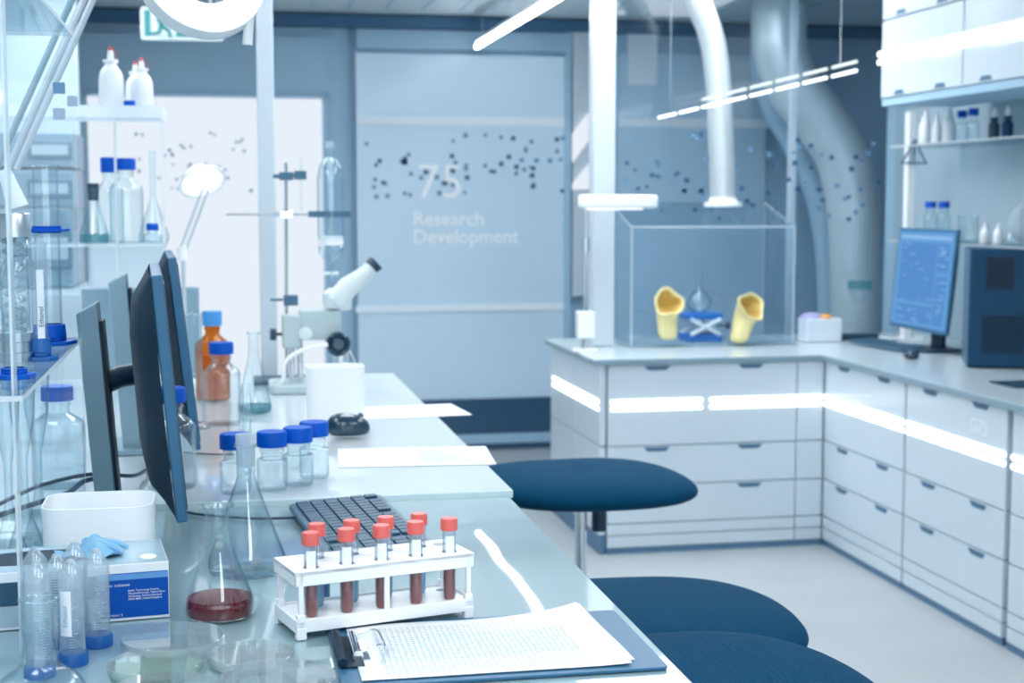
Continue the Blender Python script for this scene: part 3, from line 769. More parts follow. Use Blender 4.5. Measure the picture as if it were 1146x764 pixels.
# power strip and cable
pt = at(957, 376, Z=ZW)
t = thing('power_strip', 'black power strip lying on the worktop behind the dark keyboard', 'power strip', (at(957,376,Y=6.28).x+0.02, 6.30, ZW+0.001))
MB().prism(rrect(-0.1,-0.025,0.1,0.025,0.02), 0, 0.03).build('housing', 'black', t, bevel=0.006)
MB().tube(smooth_path([(0.1,0,0.012),(0.16,-0.03,0.006),(0.22,-0.01,0.006),(0.3,-0.05,0.006)],6), 0.005, 8).build('cable', 'white', t)
# keyboard, papers, mouse
def keyboard(label, loc, rz, L=0.44, Wd=0.14, rows=6, cols=19, tilt=0.06, detailed=True, group=None):
    t = thing('keyboard', label, 'keyboard', loc, rz, group)
    T = Matrix.Rotation(tilt, 4, 'X')
    MB().prism(rrect(-L/2,-Wd/2,L/2,Wd/2,0.012), 0.008, 0.018, T=T).box(-L/2+0.02, Wd/2-0.03, 0.0, L/2-0.02, Wd/2-0.012, 0.014).build('body', 'kbody', t, bevel=0.003)
    if not detailed: rows, cols = 4, 12
    cw = (L-0.02)/cols; rh = (Wd-0.02)/rows
    r = random.Random(4); n = 0
    for i in range(rows):
        j = 0
        while j < cols:
            w = 1
            if i == 0 and 4 <= j <= 8: w = 5
            elif detailed and j in (0, 13) and i in (1,2,3): w = 1.5 if False else 2
            if j+w > cols: w = cols-j
            if j in (14,) or (i == rows-1 and j in (1, 6)): j += 1; continue
            x = -L/2+0.01+cw*j
            if n < 98:
                MB().box(x+0.0012, -Wd/2+0.01+rh*i+0.0012, 0.018, x+cw*w-0.0012, -Wd/2+0.01+rh*(i+1)-0.0012, 0.0225, T=T).build('key', 'key', t, bevel=0.0012)
            n += 1; j += w
    return t
keyboard('flat dark keyboard on the right bench in front of the lit monitor', (at(1004,391,Y=5.95).x-0.05, 5.95, ZW+0.001), -PI/2+0.12, 0.42, 0.13, detailed=False)
def mouse(label, loc, rz, L=0.1, Wd=0.062, h=0.036):
    t = thing('computer_mouse', label, 'mouse', loc, rz)
    vs = []; fs = []; n = 24; R = [(1.0,0.0),(1.0,0.35),(0.92,0.65),(0.7,0.88),(0.35,0.98)]
    for i, (rr, z) in enumerate(R):
        for k in range(n):
            a = 2*PI*k/n; x = math.copysign(abs(math.cos(a))**0.8, math.cos(a))*rr*L/2; y = math.copysign(abs(math.sin(a))**0.8, math.sin(a))*rr*Wd/2
            vs.append((x*(0.95 if i == 0 else 1), y*(0.95 if i == 0 else 1), z*h*(1-0.12*x/(L/2))))
    vs.append((0,0,h)); c = len(vs)-1
    for i in range(len(R)-1):
        for k in range(n): fs.append((i*n+k, i*n+(k+1)%n, (i+1)*n+(k+1)%n, (i+1)*n+k))
    for k in range(n): fs.append(((len(R)-1)*n+k, (len(R)-1)*n+(k+1)%n, c))
    fs.append(tuple(reversed(range(n))))
    MB().add(vs, fs).build('shell', 'black_gloss', t, subsurf=1)
    MB().tube([(L*0.28,-0.004,h*0.86),(L*0.28,0.004,h*0.86)], 0.006, 14).build('scroll_wheel', 'kbody', t)
    return t
mouse('dark mouse on the right bench below the lit monitor', (at(1022,401,Z=ZW).x-0.01, at(1022,401,Z=ZW).y, ZW+0.001), 1.3, 0.11, 0.062, 0.036)
tag(MB().prism(rrect(-0.12,-0.09,0.12,0.09,0.01), 0, 0.004).build('mouse_pad', 'black'), 'dark mat at the right edge of the pale worktop', 'mat')
o = bpy.data.objects['mouse_pad']; o.location = (at(1165,430,Z=ZW).x-0.03, at(1165,430,Z=ZW).y, ZW+0.0005)
t0, T0 = monitor('lit blue monitor on the right bench beside the blue computer tower', (2.90, 5.80, ZW+0.001), -PI/2-0.02, 0.54, 0.43, 0.085, 0.09, yoff=0.0, screen='on', stand='black', neck_top=0.22, neck_w=0.09)
# what the screen shows: window panes
mb = MB()
r = random.Random(12)
for (x0,z0,x1,z1) in ((-0.22,0.12,0.12,0.37),(-0.22,0.03,0.12,0.105),(0.13,0.25,0.23,0.37),(0.13,0.03,0.23,0.235)):
    mb.box(x0, -0.0142, z0, x1, -0.0136, z1, 1, T=T0)
    for k in range(14):
        xx = r.uniform(x0, x1-0.03); zz = r.uniform(z0, z1-0.006); mb.box(xx, -0.0148, zz, min(x1, xx+r.uniform(0.01,0.06)), -0.0143, zz+0.003, 0, T=T0)
mb.box(-0.24, -0.0142, 0.385, 0.24, -0.0136, 0.4, 0, T=T0)
mb.build('screen_windows', ['screen_lt', 'screen_dk'], [c for c in t0.children if c.name.startswith('screen')][0])
t = thing('computer_tower', 'tall blue computer tower at the right end of the bench', 'computer', (2.775, 5.15, ZW+0.001), -0.43)
MB().box(0, 0.02, 0, 0.22, 0.32, 0.45, side={'x': 1}).build('case', ['tower', 'tower_side'], t, bevel=0.006)
MB().box(0.003, 0, 0.004, 0.217, 0.02, 0.448).build('front_panel', 'tower', t, bevel=0.008)
mb = MB()
for k in range(12): mb.box(0.05, -0.003, 0.06+0.012*k, 0.20, 0.0, 0.067+0.012*k)
mb.build('grille', 'mon_back', t)
MB().box(0.06, -0.002, 0.30, 0.16, 0.0, 0.42).box(0.1,-0.003,0.345,0.118,-0.002,0.37).build('drive_bay', 'mon_back', t)
for x in (0.03, 0.19): MB().box(x-0.02, 0.03, -0.001, x+0.02, 0.3, 0.003).build('foot', 'black', t)
# separating apparatus in front of the duct
ax_ = at(958, 386, Y=6.56).x-0.03
t = thing('glass_apparatus', 'glass tubes with a teal collar in front of the wide duct', 'glassware', (at(958,386,Y=6.45).x, 6.45, ZW+0.001))
MB().cyl(0,0,0,0.012,0.05,24).cyl(0,0,0.012,0.6,0.005,10).build('stand', 'steel', t)
for s in (-1, 1):
    MB().lathe([(0.012,0.30),(0.014,0.31),(0.014,0.5),(0.006,0.54),(0.005,0.62)], (0.022*s,-0.03,0), 16).build('tube', 'glass_far', t)
MB().lathe([(0.0,0.16),(0.02,0.165),(0.045,0.2),(0.05,0.23)], (0,-0.03,0), 24).build('bulb', 'glass_far', t)
MB().lathe([(0.03,0.225),(0.056,0.225),(0.056,0.262),(0.03,0.262)], (0,-0.03,0), 24).build('collar', 'teal_liquid', t)
MB().box(-0.01,-0.03,0.24,0.01,0.0,0.25).build('clamp', 'steel', t)

# shelves on the right wall
SX = 3.08
z1 = at(1048, 162, X=SX).z; z2 = at(1100, 272, X=SX).z
ysh = at(1026, 160, X=SX).y
for nm, z, lb in (('upper', z1, 'upper glass wall shelf with dropping bottles under the white wall cabinets'), ('lower', z2, 'lower glass wall shelf above the blue computer tower')):
    o = MB().box(2.95, 2.6, z-0.008, XR-0.003, ysh, z, side={'x': 1, 'y': 1}).build('wall_shelf', ['acrylic', 'acrylic_edge']); tag(o, lb, 'shelf', 'glass wall shelves')
t = thing('shelf_upright', 'white vertical shelf upright at the far end of the wall shelves', 'post', (at(1018, 200, Y=6.3).x, 6.3, ZW+0.001))
MB().box(-0.02, -0.02, 0, 0.02, 0.02, zb-0.034-ZW).build('rail', 'white', t, bevel=0.003)
MB().box(-0.028,-0.028,0,0.028,0.028,0.01).build('foot_plate', 'white', t)
# splash glass between worktop and cabinets
struct('trim_11', MB().box(XR-0.012, 2.0, ZW+0.002, XR-0.004, ysh, zb-0.034), 'splash')
# warning sign
c = at(1023, 174, Y=6.27)
t = thing('warning_sign', 'triangular warning sign with exclamation mark on the white shelf upright', 'sign', (c.x, 6.27, c.z), 0)
R_ = 17.5*6.27/1660
Tm = Matrix.Rotation(PI/2, 4, 'X')
tri = lambda r: [(r*math.cos(PI/2+2*PI*k/3), r*math.sin(PI/2+2*PI*k/3)) for k in range(3)]
o, i_ = tri(R_*1.15), tri(R_*0.92)
mb = MB()
for k in range(3):
    j = (k+1) % 3; mb.prism([o[k], o[j], i_[j], i_[k]], 0, 0.004, T=Tm)
mb.build('triangle_border', 'ink', t, smooth=False)
MB().prism(i_, 0.0, 0.001, T=Tm).build('sign_plate', 'glass_pane', t, smooth=False)
MB().box(-0.004, -0.004, -R_*0.02, 0.004, -0.001, R_*0.52).box(-0.004,-0.004,-R_*0.3,0.004,-0.001,-R_*0.14).build('exclamation_mark', 'ink', t)
for k, (px, pyb, hpx, wpx, where) in enumerate(((1035,162,44,7.5,'leftmost, next to the warning sign'), (1048,162,38,6,'shortest, between two taller ones'), (1062,163,47,7.5,'tallest, beside the blue-capped bottles'))):
    p = at(px, pyb, X=SX); squeeze_bottle('white dropping bottle on the upper wall shelf, '+where, (SX, p.y, z1+0.001), wpx*p.y/1660, hpx*p.y/1660, 'pink_tip')
for k, (px, pyb, w) in enumerate(((1076,162,'left of the pair'), (1091,165,'right, next to the droppers'))):
    p = at(px, pyb, X=SX-0.02*k); media_bottle('clear bottle with blue cap on the upper wall shelf, '+w, (SX-0.03*k, p.y, z1+0.001), 0.027, 0.135, 0.021, 0.03, 'glass_far')
for k, (px, w) in enumerate(((1112,'left one, dark body'), (1127,'right one, blue label'))):
    p = at(px, 160, X=SX); dropper_bottle('small dropper bottle with white bulb on the wall shelf, '+w, (SX, p.y, z1+0.001), 0.022, 0.13, ('black','tower')[k])
for k, (px, w) in enumerate(((1041,'left one, above the monitor'), (1056,'right one, above the monitor'))):
    p = at(px, 252, X=SX); media_bottle('clear bottle with blue cap on the lower wall shelf, '+w, (SX, p.y, z2+0.001), 0.028, 0.17, 0.024, 0.028, 'glass_far')
def beaker(label, loc, r, h, mat='glass_far', liquid=None, group='beakers'):
    t = thing('beaker', label, 'beaker', loc, group=group)
    out = [(0,0),(r*0.94,0),(r,0.005),(r,h-0.004),(r*1.07,h)]
    vessel(t, out, mat, 0.0018, 32, liquid)
    MB().box(-0.006,-r-0.0012,h*0.3,0.006,-r-0.0004,h*0.7).build('printed_scale', 'label', t)
    return t
p = at(1083, 270, X=SX); beaker('clear beaker on the lower wall shelf behind the blue tower', (SX, p.y, z2+0.001), 0.042, 0.11)
for k, (px, w) in enumerate(((1102,'left of the two small ones'), (1117,'right of the two small ones'))):
    p = at(px, 270, X=SX); squeeze_bottle('small white bottle on the lower wall shelf, '+w, (SX, p.y, z2+0.001), 0.02, 0.085, 'white')
p = at(1134, 270, X=SX); erlenmeyer('clear conical flask on the lower wall shelf above the tower', (SX, p.y, z2+0.001), 0.036, 0.10, 0.012, mat='glass_far')
p = at(1150, 270, X=SX); t = thing('plastic_bag', 'pale blue plastic bag on the lower wall shelf at the picture edge', 'bag', (SX, p.y, z2+0.001))
blob('bag', 'frost', t, (0,0,0.085), 0.085, 9, (0.7,0.9,1))

# ================================================================ LEFT SIDE: THE LONG DESK
DX = 0.487
ZF = 0.930
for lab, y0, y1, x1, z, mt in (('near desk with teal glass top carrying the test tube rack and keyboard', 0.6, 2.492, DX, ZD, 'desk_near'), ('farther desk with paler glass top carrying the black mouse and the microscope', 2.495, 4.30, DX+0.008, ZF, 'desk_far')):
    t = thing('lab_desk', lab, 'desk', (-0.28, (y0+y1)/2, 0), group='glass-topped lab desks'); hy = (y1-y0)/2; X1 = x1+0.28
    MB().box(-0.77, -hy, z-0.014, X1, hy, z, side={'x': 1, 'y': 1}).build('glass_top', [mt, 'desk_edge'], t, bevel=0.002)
    fr = MB()
    for a, b in ((-hy+0.03,-hy+0.07),(hy-0.09,hy-0.05)): fr.box(-0.70,a,z-0.06,0.30,b,z-0.015)
    for a, b in ((-0.72,-0.68),(0.28,0.32)): fr.box(a,-hy+0.03,z-0.06,b,hy-0.05,z-0.015)
    fr.build('frame', 'steel', t)
    for x in (-0.70, 0.27):
        for y in (-hy+0.04, hy-0.09): MB().box(x, y, 0, x+0.04, y+0.04, z-0.061).build('leg', 'steel', t, bevel=0.004)

# ---- stools
def stool(label, loc, rz, zs, a=0.262, b=0.215, th=0.075, fabric='seat'):
    t = thing('lab_stool', label, 'stool', (loc[0], loc[1], 0.0), rz, 'dark blue lab stools')
    vs = []; fs = []; n = 48
    R = [(0.0,1.0),(0.25,1.0),(0.5,0.985),(0.72,0.93),(0.88,0.80),(0.97,0.62),(1.0,0.42),(0.975,0.22),(0.88,0.06),(0.7,0.0),(0.0,0.0)]
    idx = []
    for rr, zf in R:
        if rr == 0: idx.append([len(vs)]); vs.append((0,0,zs-th+zf*th)); continue
        ring = []
        for k in range(n):
            an = 2*PI*k/n; c, s = math.cos(an), math.sin(an)
            x = math.copysign(abs(c)**0.82, c)*a*rr; y = math.copysign(abs(s)**0.82, s)*b*rr
            y *= 1+0.10*c
            z = zs-th+zf*th
            z += (0.018*(x/a)**2*0.6 - 0.030*max(0, x/a)**2.5 - 0.012*(y/b)**2)*(0.4+0.6*zf)
            ring.append(len(vs)); vs.append((x, y, z))
        idx.append(ring)
    for p, q in zip(idx, idx[1:]):
        for k in range(n):
            k2 = (k+1) % n
            if len(p) == 1: fs.append((p[0], q[k], q[k2]))
            elif len(q) == 1: fs.append((p[k2], p[k], q[0]))
            else: fs.append((p[k], q[k], q[k2], p[k2]))
    MB().add(vs, fs).build('seat', fabric, t, subsurf=1, angle=180)
    MB().box(-0.09,-0.07,zs-th-0.02,0.09,0.07,zs-th+0.004).build('seat_plate', 'black', t, bevel=0.004)
    MB().cyl(0,0,0.42,zs-th-0.02,0.014,20).build('gas_spring', 'chrome', t)
    MB().cyl(0,0,0.09,0.44,0.025,20).build('column', 'chrome', t)
    MB().cyl(0.045,0,zs-th-0.085,zs-th-0.02,0.018,20).build('height_lever', 'black', t, bevel=0.003)
    ring = [(0.19*math.cos(2*PI*k/32), 0.19*math.sin(2*PI*k/32), 0.30) for k in range(33)]
    fr = MB().tube(ring, 0.009, 10)
    for k in range(3): fr.tube([(0.02*math.cos(2*PI*k/3),0.02*math.sin(2*PI*k/3),0.27),(0.185*math.cos(2*PI*k/3),0.185*math.sin(2*PI*k/3),0.30)], 0.007, 8)
    fr.build('foot_ring', 'chrome', t)
    for k in range(5):
        an = 2*PI*k/5; c, s = math.cos(an), math.sin(an)
        lg = MB().tube([(0.02*c,0.02*s,0.10),(0.27*c,0.27*s,0.07)], [0.022,0.014], 10).build('base_leg', 'black', t)
        cs = MB().lathe([(0,-0.011),(0.026,-0.011),(0.026,0.011),(0,0.011)], n=20, T=Matrix.Translation((0.27*c,0.27*s,0.027)) @ Matrix.Rotation(an,4,'Z') @ Matrix.Rotation(PI/2,4,'X'))
        cs.cyl(0.27*c,0.27*s,0.03,0.07,0.007,8).build('caster', 'black', lg)
    return t
# finely ribbed fabric for the nearest seat
def ribbed():
    m = pmat('seat_fabric_ribbed', (0, 66, 98), 0.8, noise=0.1, nscale=60, spec=0.1)
    nt = m.node_tree; p = [n for n in nt.nodes if n.type == 'BSDF_PRINCIPLED'][0]; tc = [n for n in nt.nodes if n.type == 'TEX_COORD'][0]
    w = nt.nodes.new('ShaderNodeTexWave'); w.inputs['Scale'].default_value = 55; w.inputs['Distortion'].default_value = 0.2
    nt.links.new(tc.outputs['Object'], w.inputs['Vector'])
    bp = nt.nodes.new('ShaderNodeBump'); bp.inputs['Strength'].default_value = 0.6; bp.inputs['Distance'].default_value = 0.002
    nt.links.new(w.outputs['Fac'], bp.inputs['Height']); nt.links.new(bp.outputs[0], p.inputs['Normal'])
    return m
M['seat_rib'] = ribbed()
stool('dark blue lab stool farthest away, in front of the white drawer units', (0.825, 3.34), 0.05, 0.815, a=0.272)
stool('dark blue lab stool between the farthest and the ribbed one, beside the clipboard', (0.672, 2.31), -0.1, 0.785, a=0.272, b=0.225)
stool('dark blue lab stool with finely ribbed seat nearest the camera', (0.555, 1.69), 0.05, 0.872, a=0.25, b=0.22, fabric='seat_rib')

# ---- acrylic shelf at the left
AX = -0.2105; Y0 = 1.66; Y1 = 2.37; ZS = 1.22; ZU = 1.683
t = thing('acrylic_shelf', 'clear acrylic desk shelf in the left foreground with glassware on it', 'shelf', (AX-0.3, Y1, ZD+0.001))
sd = {'x': 1, 'y': 1}
MB().box(-0.3, Y0-Y1, ZS-ZD-0.006, 0.3, -0.006, ZS-ZD, side=sd).build('lower_shelf', ['acrylic', 'acrylic_edge'], t)
MB().box(-0.3, Y0-Y1-0.2, ZU-ZD-0.006, 0.3, -0.006, ZU-ZD, side=sd).build('upper_shelf', ['acrylic', 'acrylic_edge'], t)
bp_ = MB().box(-0.3, -0.006, 0, 0.3, 0, 1.735-ZD, side={'x': 1, 'z': 1}).build('back_panel', ['acrylic', 'acrylic_edge'], t)
for (xa, ya, xb, yb), mt in (((59,92,73,105),'dot2'), ((75,107,87,119),'dotp'), ((59,121,73,134),'dotp')):
    a = at(xa, ya, Y=Y1-0.007)-t.location; b = at(xb, yb, Y=Y1-0.007)-t.location
    MB().box(a.x, -0.0065, b.z, b.x, -0.0061, a.z).build('square_sticker', mt, bp_)
xp = at(12, 300, Y=1.72).x-(AX-0.3)
MB().box(xp-0.002, Y0-Y1+0.05, 0, xp+0.001, Y0-Y1+0.075, ZU-ZD-0.007, side={'y': 1}).build('upright', ['acrylic', 'acrylic_edge'], t)
zs_ = ZS+0.001
cylinder_measure('glass measuring cylinder with blue guard ring on the acrylic shelf', (*at(56, 386, Z=ZS).xy, zs_), 0.0185, 0.262, ring=0.165, foot='cap_blue', rz=0.2)
cylinder_measure('slim frosted cylinder with handwritten label on the acrylic shelf', (*at(46, 404, Z=ZS).xy, zs_), 0.0105, 0.155, foot='blue_clear', mat='tubep', rz=0.1)
# its label
o = [x for x in bpy.data.objects if x.get('label', '').startswith('slim frosted')][0]
mb = MB()
for j in range(4):
    a0 = -PI/2-0.25+0.2*j; a1 = a0+0.2; q_ = 0.0118
    mb.add([(q_*math.cos(a0),q_*math.sin(a0),0.03),(q_*math.cos(a1),q_*math.sin(a1),0.03),(q_*math.cos(a1),q_*math.sin(a1),0.12),(q_*math.cos(a0),q_*math.sin(a0),0.12)], [(0,1,2,3)])
mb.build('paper_label', 'label', o)
T = Matrix.Translation((0.004,-0.0118,0.035)) @ Matrix.Rotation(-PI/2,4,'Y') @ Matrix.Rotation(PI/2,4,'X')
text_mesh('lettering', 'Ethanol', 0.009, 'ink', o, Matrix.Translation((0.005,-0.0124,0.045)) @ Matrix(((0,-1,0,0),(0,0,-1,0),(1,0,0,0),(0,0,0,1))), 0.0001)
# steel lidded glass column with a glass coil inside
t = thing('glass_column', 'glass column with coiled glass inside, steel lid and steel base', 'glassware', (*at(19, 405, Z=ZS).xy, zs_))
MB().lathe([(0,0),(0.021,0),(0.021,0.012),(0.0195,0.013),(0.0195,0.026),(0.021,0.027),(0.021,0.038),(0,0.038)], n=36).build('base', 'steel', t)
MB().lathe([(0.018,0.038),(0.018,0.168)], n=32).build('tube', 'glass', t, solid=0.0015)
MB().lathe([(0,0.163),(0.0225,0.163),(0.0225,0.192),(0.0215,0.194),(0,0.194)], n=36).build('lid', 'steel', t)
MB().tube([(0.011*math.cos(k*0.5),0.011*math.sin(k*0.5),0.04+0.0011*k) for k in range(112)], 0.0032, 8).build('coil', 'frost', t)
# blue-footed glass at the front edge of the shelf
cylinder_measure('glass cylinder with blue hexagonal foot at the front edge of the acrylic shelf', (*at(16, 424, Z=ZS).xy, zs_), 0.012, 0.085, foot='cap_blue', rz=0.3, fh=0.013)
t = thing('white_cup', 'small white cup at the left picture edge on the acrylic shelf', 'cup', (*at(-3, 402, Z=ZS).xy, zs_))
MB().lathe([(0,0),(0.016,0),(0.02,0.042),(0.0185,0.042),(0.015,0.003),(0,0.003)], n=28).build('cup', 'white', t)
# glass funnels hanging from the shelf / long stems standing below
for k, (px, w) in enumerate(((8,'leftmost'), (26,'middle'), (42,'rightmost'))):
    y = 2.17+0.045*k; p = at(px, 500, Y=y)
    t = thing('glass_funnel', 'glass funnel with long stem standing under the acrylic shelf, '+w, 'funnel', (p.x, y, ZD+0.001), group='glass funnels')
    MB().lathe(wall_profile([(0,0),(0.026,0),(0.027,0.006),(0.012,0.05),(0.0055,0.085),(0.006,0.14),(0.017,0.2),(0.02,0.26)], 0.0012), n=28).build('body', 'glass', t)

# ---- bottles, bins, monitors
def onf(px, pyb, r, Z=None):
    """base centre of a round thing whose front foot is seen at py = pyb"""
    Z = ZF if Z is None else Z
    p = at(px, pyb, Z=Z); return (p.x*(p.y+r)/p.y, p.y+r, Z+0.001)
media_bottle('large clear bottle with blue cap behind the left white bin', onf(67,549,0.044), 0.046, 0.178, 0.0275, 0.025)
media_bottle('empty clear bottle with blue cap half hidden behind the nearest monitor', (-0.088, 2.625, ZF+0.001), 0.043, 0.178, 0.0275, 0.025)
for k, (px, py, w) in enumerate(((264,555,'leftmost of the four, behind the tall conical flask'), (305,552,'second of the four small ones'), (334,546,'third of the four small ones'), (352,538,'rightmost and farthest of the four small ones'))):
    media_bottle('small blue-capped clear bottle, '+w, onf(px,py,0.027), 0.027, 0.104, 0.0262, 0.026, shoulder=0.34)
media_bottle('tall clear bottle with blue cap in front of the amber bottle', onf(249,478,0.042), 0.042, 0.186, 0.0275, 0.026)
media_bottle('amber bottle with light blue cap', onf(239,450,0.045), 0.043, 0.225, 0.0245, 0.036, mat='amber', cap='cap_lblue', liquid=[('amber_liquid', 0.115)])
cylinder_measure('tall clear measuring cylinder beside the second monitor', onf(219,481,0.02), 0.018, 0.255)
erlenmeyer('conical flask with a little teal liquid beside the pale post', onf(285,464,0.04), 0.041, 0.19, 0.0125, liquid=[('teal_liquid', 0.018)], mat='glass_far')
t = thing('glass_rod_tube', 'thin glass tube standing behind the four blue-capped bottles', 'glassware', onf(272,560,0.008))
MB().lathe([(0,0),(0.007,0.0),(0.0075,0.003),(0.0075,0.165)], n=20).build('tube', 'glass', t, solid=0.001)
t.location = (0.045, 2.75, ZF+0.001)
def bin_(label, x0, y0, x1, y1, z, h, r=0.03):
    t = thing('plastic_bin', label, 'bin', ((x0+x1)/2, (y0+y1)/2, z+0.001), group='white plastic bins')
    w, dd = (x1-x0)/2, (y1-y0)/2
    a = rrect(-w*0.96,-dd*0.96,w*0.96,dd*0.96,r); b = rrect(-w,-dd,w,dd,r); c = rrect(-w+0.003,-dd+0.003,w-0.003,dd-0.003,r*0.9); e = rrect(-w*0.96+0.003,-dd*0.96+0.003,w*0.96-0.003,dd*0.96-0.003,r*0.9)
    n = len(a); vs = [(x,y,0) for x,y in a]+[(x,y,h) for x,y in b]+[(x,y,h) for x,y in c]+[(x,y,0.003) for x,y in e]
    fs = [tuple(reversed(range(n))), tuple(range(3*n,4*n))]
    for q in range(3): fs += [(q*n+k, q*n+(k+1)%n, (q+1)*n+(k+1)%n, (q+1)*n+k) for k in range(n)]
    MB().add(vs, fs).build('shell', 'white', t, bevel=0.0008)
    return t
bin_('white plastic bin behind the blue glove carton at the left', -0.238, 1.995, -0.092, 2.115, ZD, 0.106)
pb = at(344, 474, Z=ZF); pb2 = at(411, 474, Z=ZF)
bin_('white plastic bin standing beside the dark computer mouse', pb.x, pb.y, pb2.x, pb2.y+0.12, ZF, 0.125, 0.025)
m_ = at(391, 491, Z=ZF); mouse('black computer mouse in front of the white bin on the long desk', (m_.x, m_.y+0.03, ZF+0.001), 0.15, 0.098, 0.062, 0.050)

# monitors of the long desk: seen edge-on, screens facing the aisle
def side_monitor(label, near_bot, near_top, Yn, W, ang, group='desk monitors seen from the side', **kw):
    pb = at(near_bot[0], near_bot[1], Y=Yn); pt = at(near_top[0], near_top[1], Y=Yn)
    Hh = math.hypot(pt.x-pb.x, pt.z-pb.z); tilt = math.atan2(-(pt.x-pb.x), pt.z-pb.z)
    rz = PI/2+ang                           # local -y looks to world +x
    # local x axis in world: (cos rz, sin rz); near edge is local x = -W/2
    base_z = ZD if Yn < 2.3 else ZF
    cx = pb.x+math.cos(rz)*W/2; cy = Yn+math.sin(rz)*W/2
    return monitor(label, (cx, cy, base_z+0.001), rz, W, Hh, pb.z-base_z, tilt, **kw)
tA, TA = side_monitor('nearest black desk monitor seen edge-on behind the conical flasks', (201,586), (172,309), 2.12, 0.44, 0.05, base=False)
tB, TB = side_monitor('second black desk monitor seen edge-on behind the nearest one', (218,505), (190,289), 2.80, 0.44, 0.05, base=False)
# their grey slanting stand columns, each joined to the back of its panel by a dark arm
def column(mon, px_top, py_top, px_bot, py_bot, Y, wpx, z, arm_py):
    mw = Matrix.Translation(mon.location) @ Matrix.Rotation(mon.rotation_euler.z, 4, 'Z'); inv = mw.inverted()
    a = at(px_bot, py_bot, Y=Y); b = at(px_top, py_top, Y=Y); w = wpx*Y/1660; k = (b.x-a.x)/(b.z-a.z)
    X = lambda zz: a.x+k*(zz-a.z)
    vs = []
    for zz in (z+0.012, b.z):
        vs += [(X(zz)-w/2,Y-0.012,zz),(X(zz)+w/2,Y-0.012,zz),(X(zz)+w/2,Y+0.05,zz),(X(zz)-w/2,Y+0.05,zz)]
    for i in (4,7): vs[i] = (vs[i][0], vs[i][1], vs[i][2]-0.018)
    fs = [(0,3,2,1),(4,5,6,7),(0,1,5,4),(1,2,6,5),(2,3,7,6),(3,0,4,7)]
    MB().add(vs, fs, T=inv).build('stand_column', 'stand', mon, bevel=0.002)
    vs2 = [(X(zz)+w/2+dx, yy, zz) for zz in (z+0.03, b.z-0.03) for dx, yy in ((0.0005,Y-0.010),(0.006,Y-0.010),(0.006,Y+0.045),(0.0005,Y+0.045))]
    MB().add(vs2, fs, T=inv).build('cable_cover', 'mon_back', mon)
    MB().prism(rrect(X(z)-0.075,Y-0.04,X(z)+0.07,Y+(0.048 if z < ZF else 0.13),0.02), z+0.001, z+0.0125, T=inv).build('base', 'stand', mon, bevel=0.002)
    az = at(px_bot, arm_py, Y=Y).z
    p = Vector((X(az)+w/2, Y+0.02, az)); c = mon.location+Vector((0,0,0))
    MB().tube([inv @ p, inv @ (p+Vector((0.02,0.01,0.008))), inv @ Vector((c.x-0.045, Y+0.06, az+0.012))], 0.018, 12).build('tilt_arm', 'black', mon)
    MB().tube([inv @ Vector((c.x-0.05, Y+0.06, az+0.012)), inv @ Vector((c.x-0.03, Y+0.06, az+0.012))], 0.03, 16).build('mount_plate', 'black', mon)
column(tA, 97, 338, 117, 541, 2.44, 22, ZD, 430)
column(tB, 131, 306, 149, 512, 3.02, 19, ZF, 395)
t = thing('desk_screen_panel', 'flat grey-green panel standing behind the desk monitors', 'panel', (at(160,430,Y=4.22).x, 4.22, ZF+0.001))
w = (220-96)*4.22/1660/2; h = at(160,322,Y=4.22).z-ZF
MB().box(-w,-0.012,0.02,w,0.012,h).build('board', 'stand', t, bevel=0.004)
for s in (-1,1): MB().box(s*w*0.8-0.02,-0.05,0,s*w*0.8+0.02,0.05,0.022).build('foot', 'stand', t)

# black cables
def cable(label, pts, r=0.003, mat='black', z0=None, cat='cable'):
    P = smooth_path(pts, 8); b = P[0].copy()
    o = MB().tube([p-b for p in P], r, 8).build('cable', mat); o.location = b
    return tag(o, label, cat)
zd = ZD+0.004; zf = ZF+0.004
q = lambda px, py, Z: at(px, py, Z=Z)
cable('black cable looping from the left edge behind the white bin', [q(-5,566,zf+0.03), q(40,545,zf+0.03), q(80,534,zf+0.03), q(112,530,zf+0.03), q(150,532,zf+0.02), q(168,522,zf)], 0.0035)
cable('thicker black cable running lower at the left edge', [q(-5,578,zf+0.012), q(40,563,zf+0.012), q(75,552,zf+0.012), q(95,538,zf+0.02), q(120,534,zf+0.02)], 0.0045)
cable('thin black keyboard cable crossing the near glass desktop', [q(176,560,zd), q(206,572,zd), q(240,577,zd), q(290,580,zd), q(332,579,zd+0.004)], 0.0022)
cable('thin dark cable on the far desktop behind the second monitor', [q(206,506,zf-0.001), q(235,508,zf-0.001), q(262,508,zf-0.001)], 0.0015)

# ---- keyboard on the near desk
kb = keyboard('dark grey computer keyboard behind the test tube rack', (0,0,ZD+0.001), 0, L=0.40, Wd=0.155, rows=6, cols=18, tilt=0.05)
ka = at(326, 572, Z=ZD); kb2 = at(424, 569, Z=ZD)
# short left edge runs from (326,560) to (428,557); the board reaches towards the camera and to the right
c0 = (Vector(ka)+Vector(kb2))/2
dirn = Vector((0.10, -0.99, 0)).normalized()
kb.location = (c0.x+dirn.x*0.20, c0.y+dirn.y*0.20, ZD+0.001); kb.rotation_euler = (0, 0, math.atan2(dirn.y, dirn.x))

# ---- conical flasks in front
erlenmeyer('conical flask with dark red liquid on the near glass desktop', (at(246,694,Z=ZD).x, 1.83, ZD+0.001), 0.0435, 0.1385, 0.0155, liquid=[('red_liquid', 0.0235)], neck=0.27, wall=0.0018)
erlenmeyer('tall empty conical flask with white stopper behind the red one', (at(278,650,Z=ZD).x, 2.04, ZD+0.001), 0.054, 0.178, 0.0128, neck=0.2, stopper='frost')

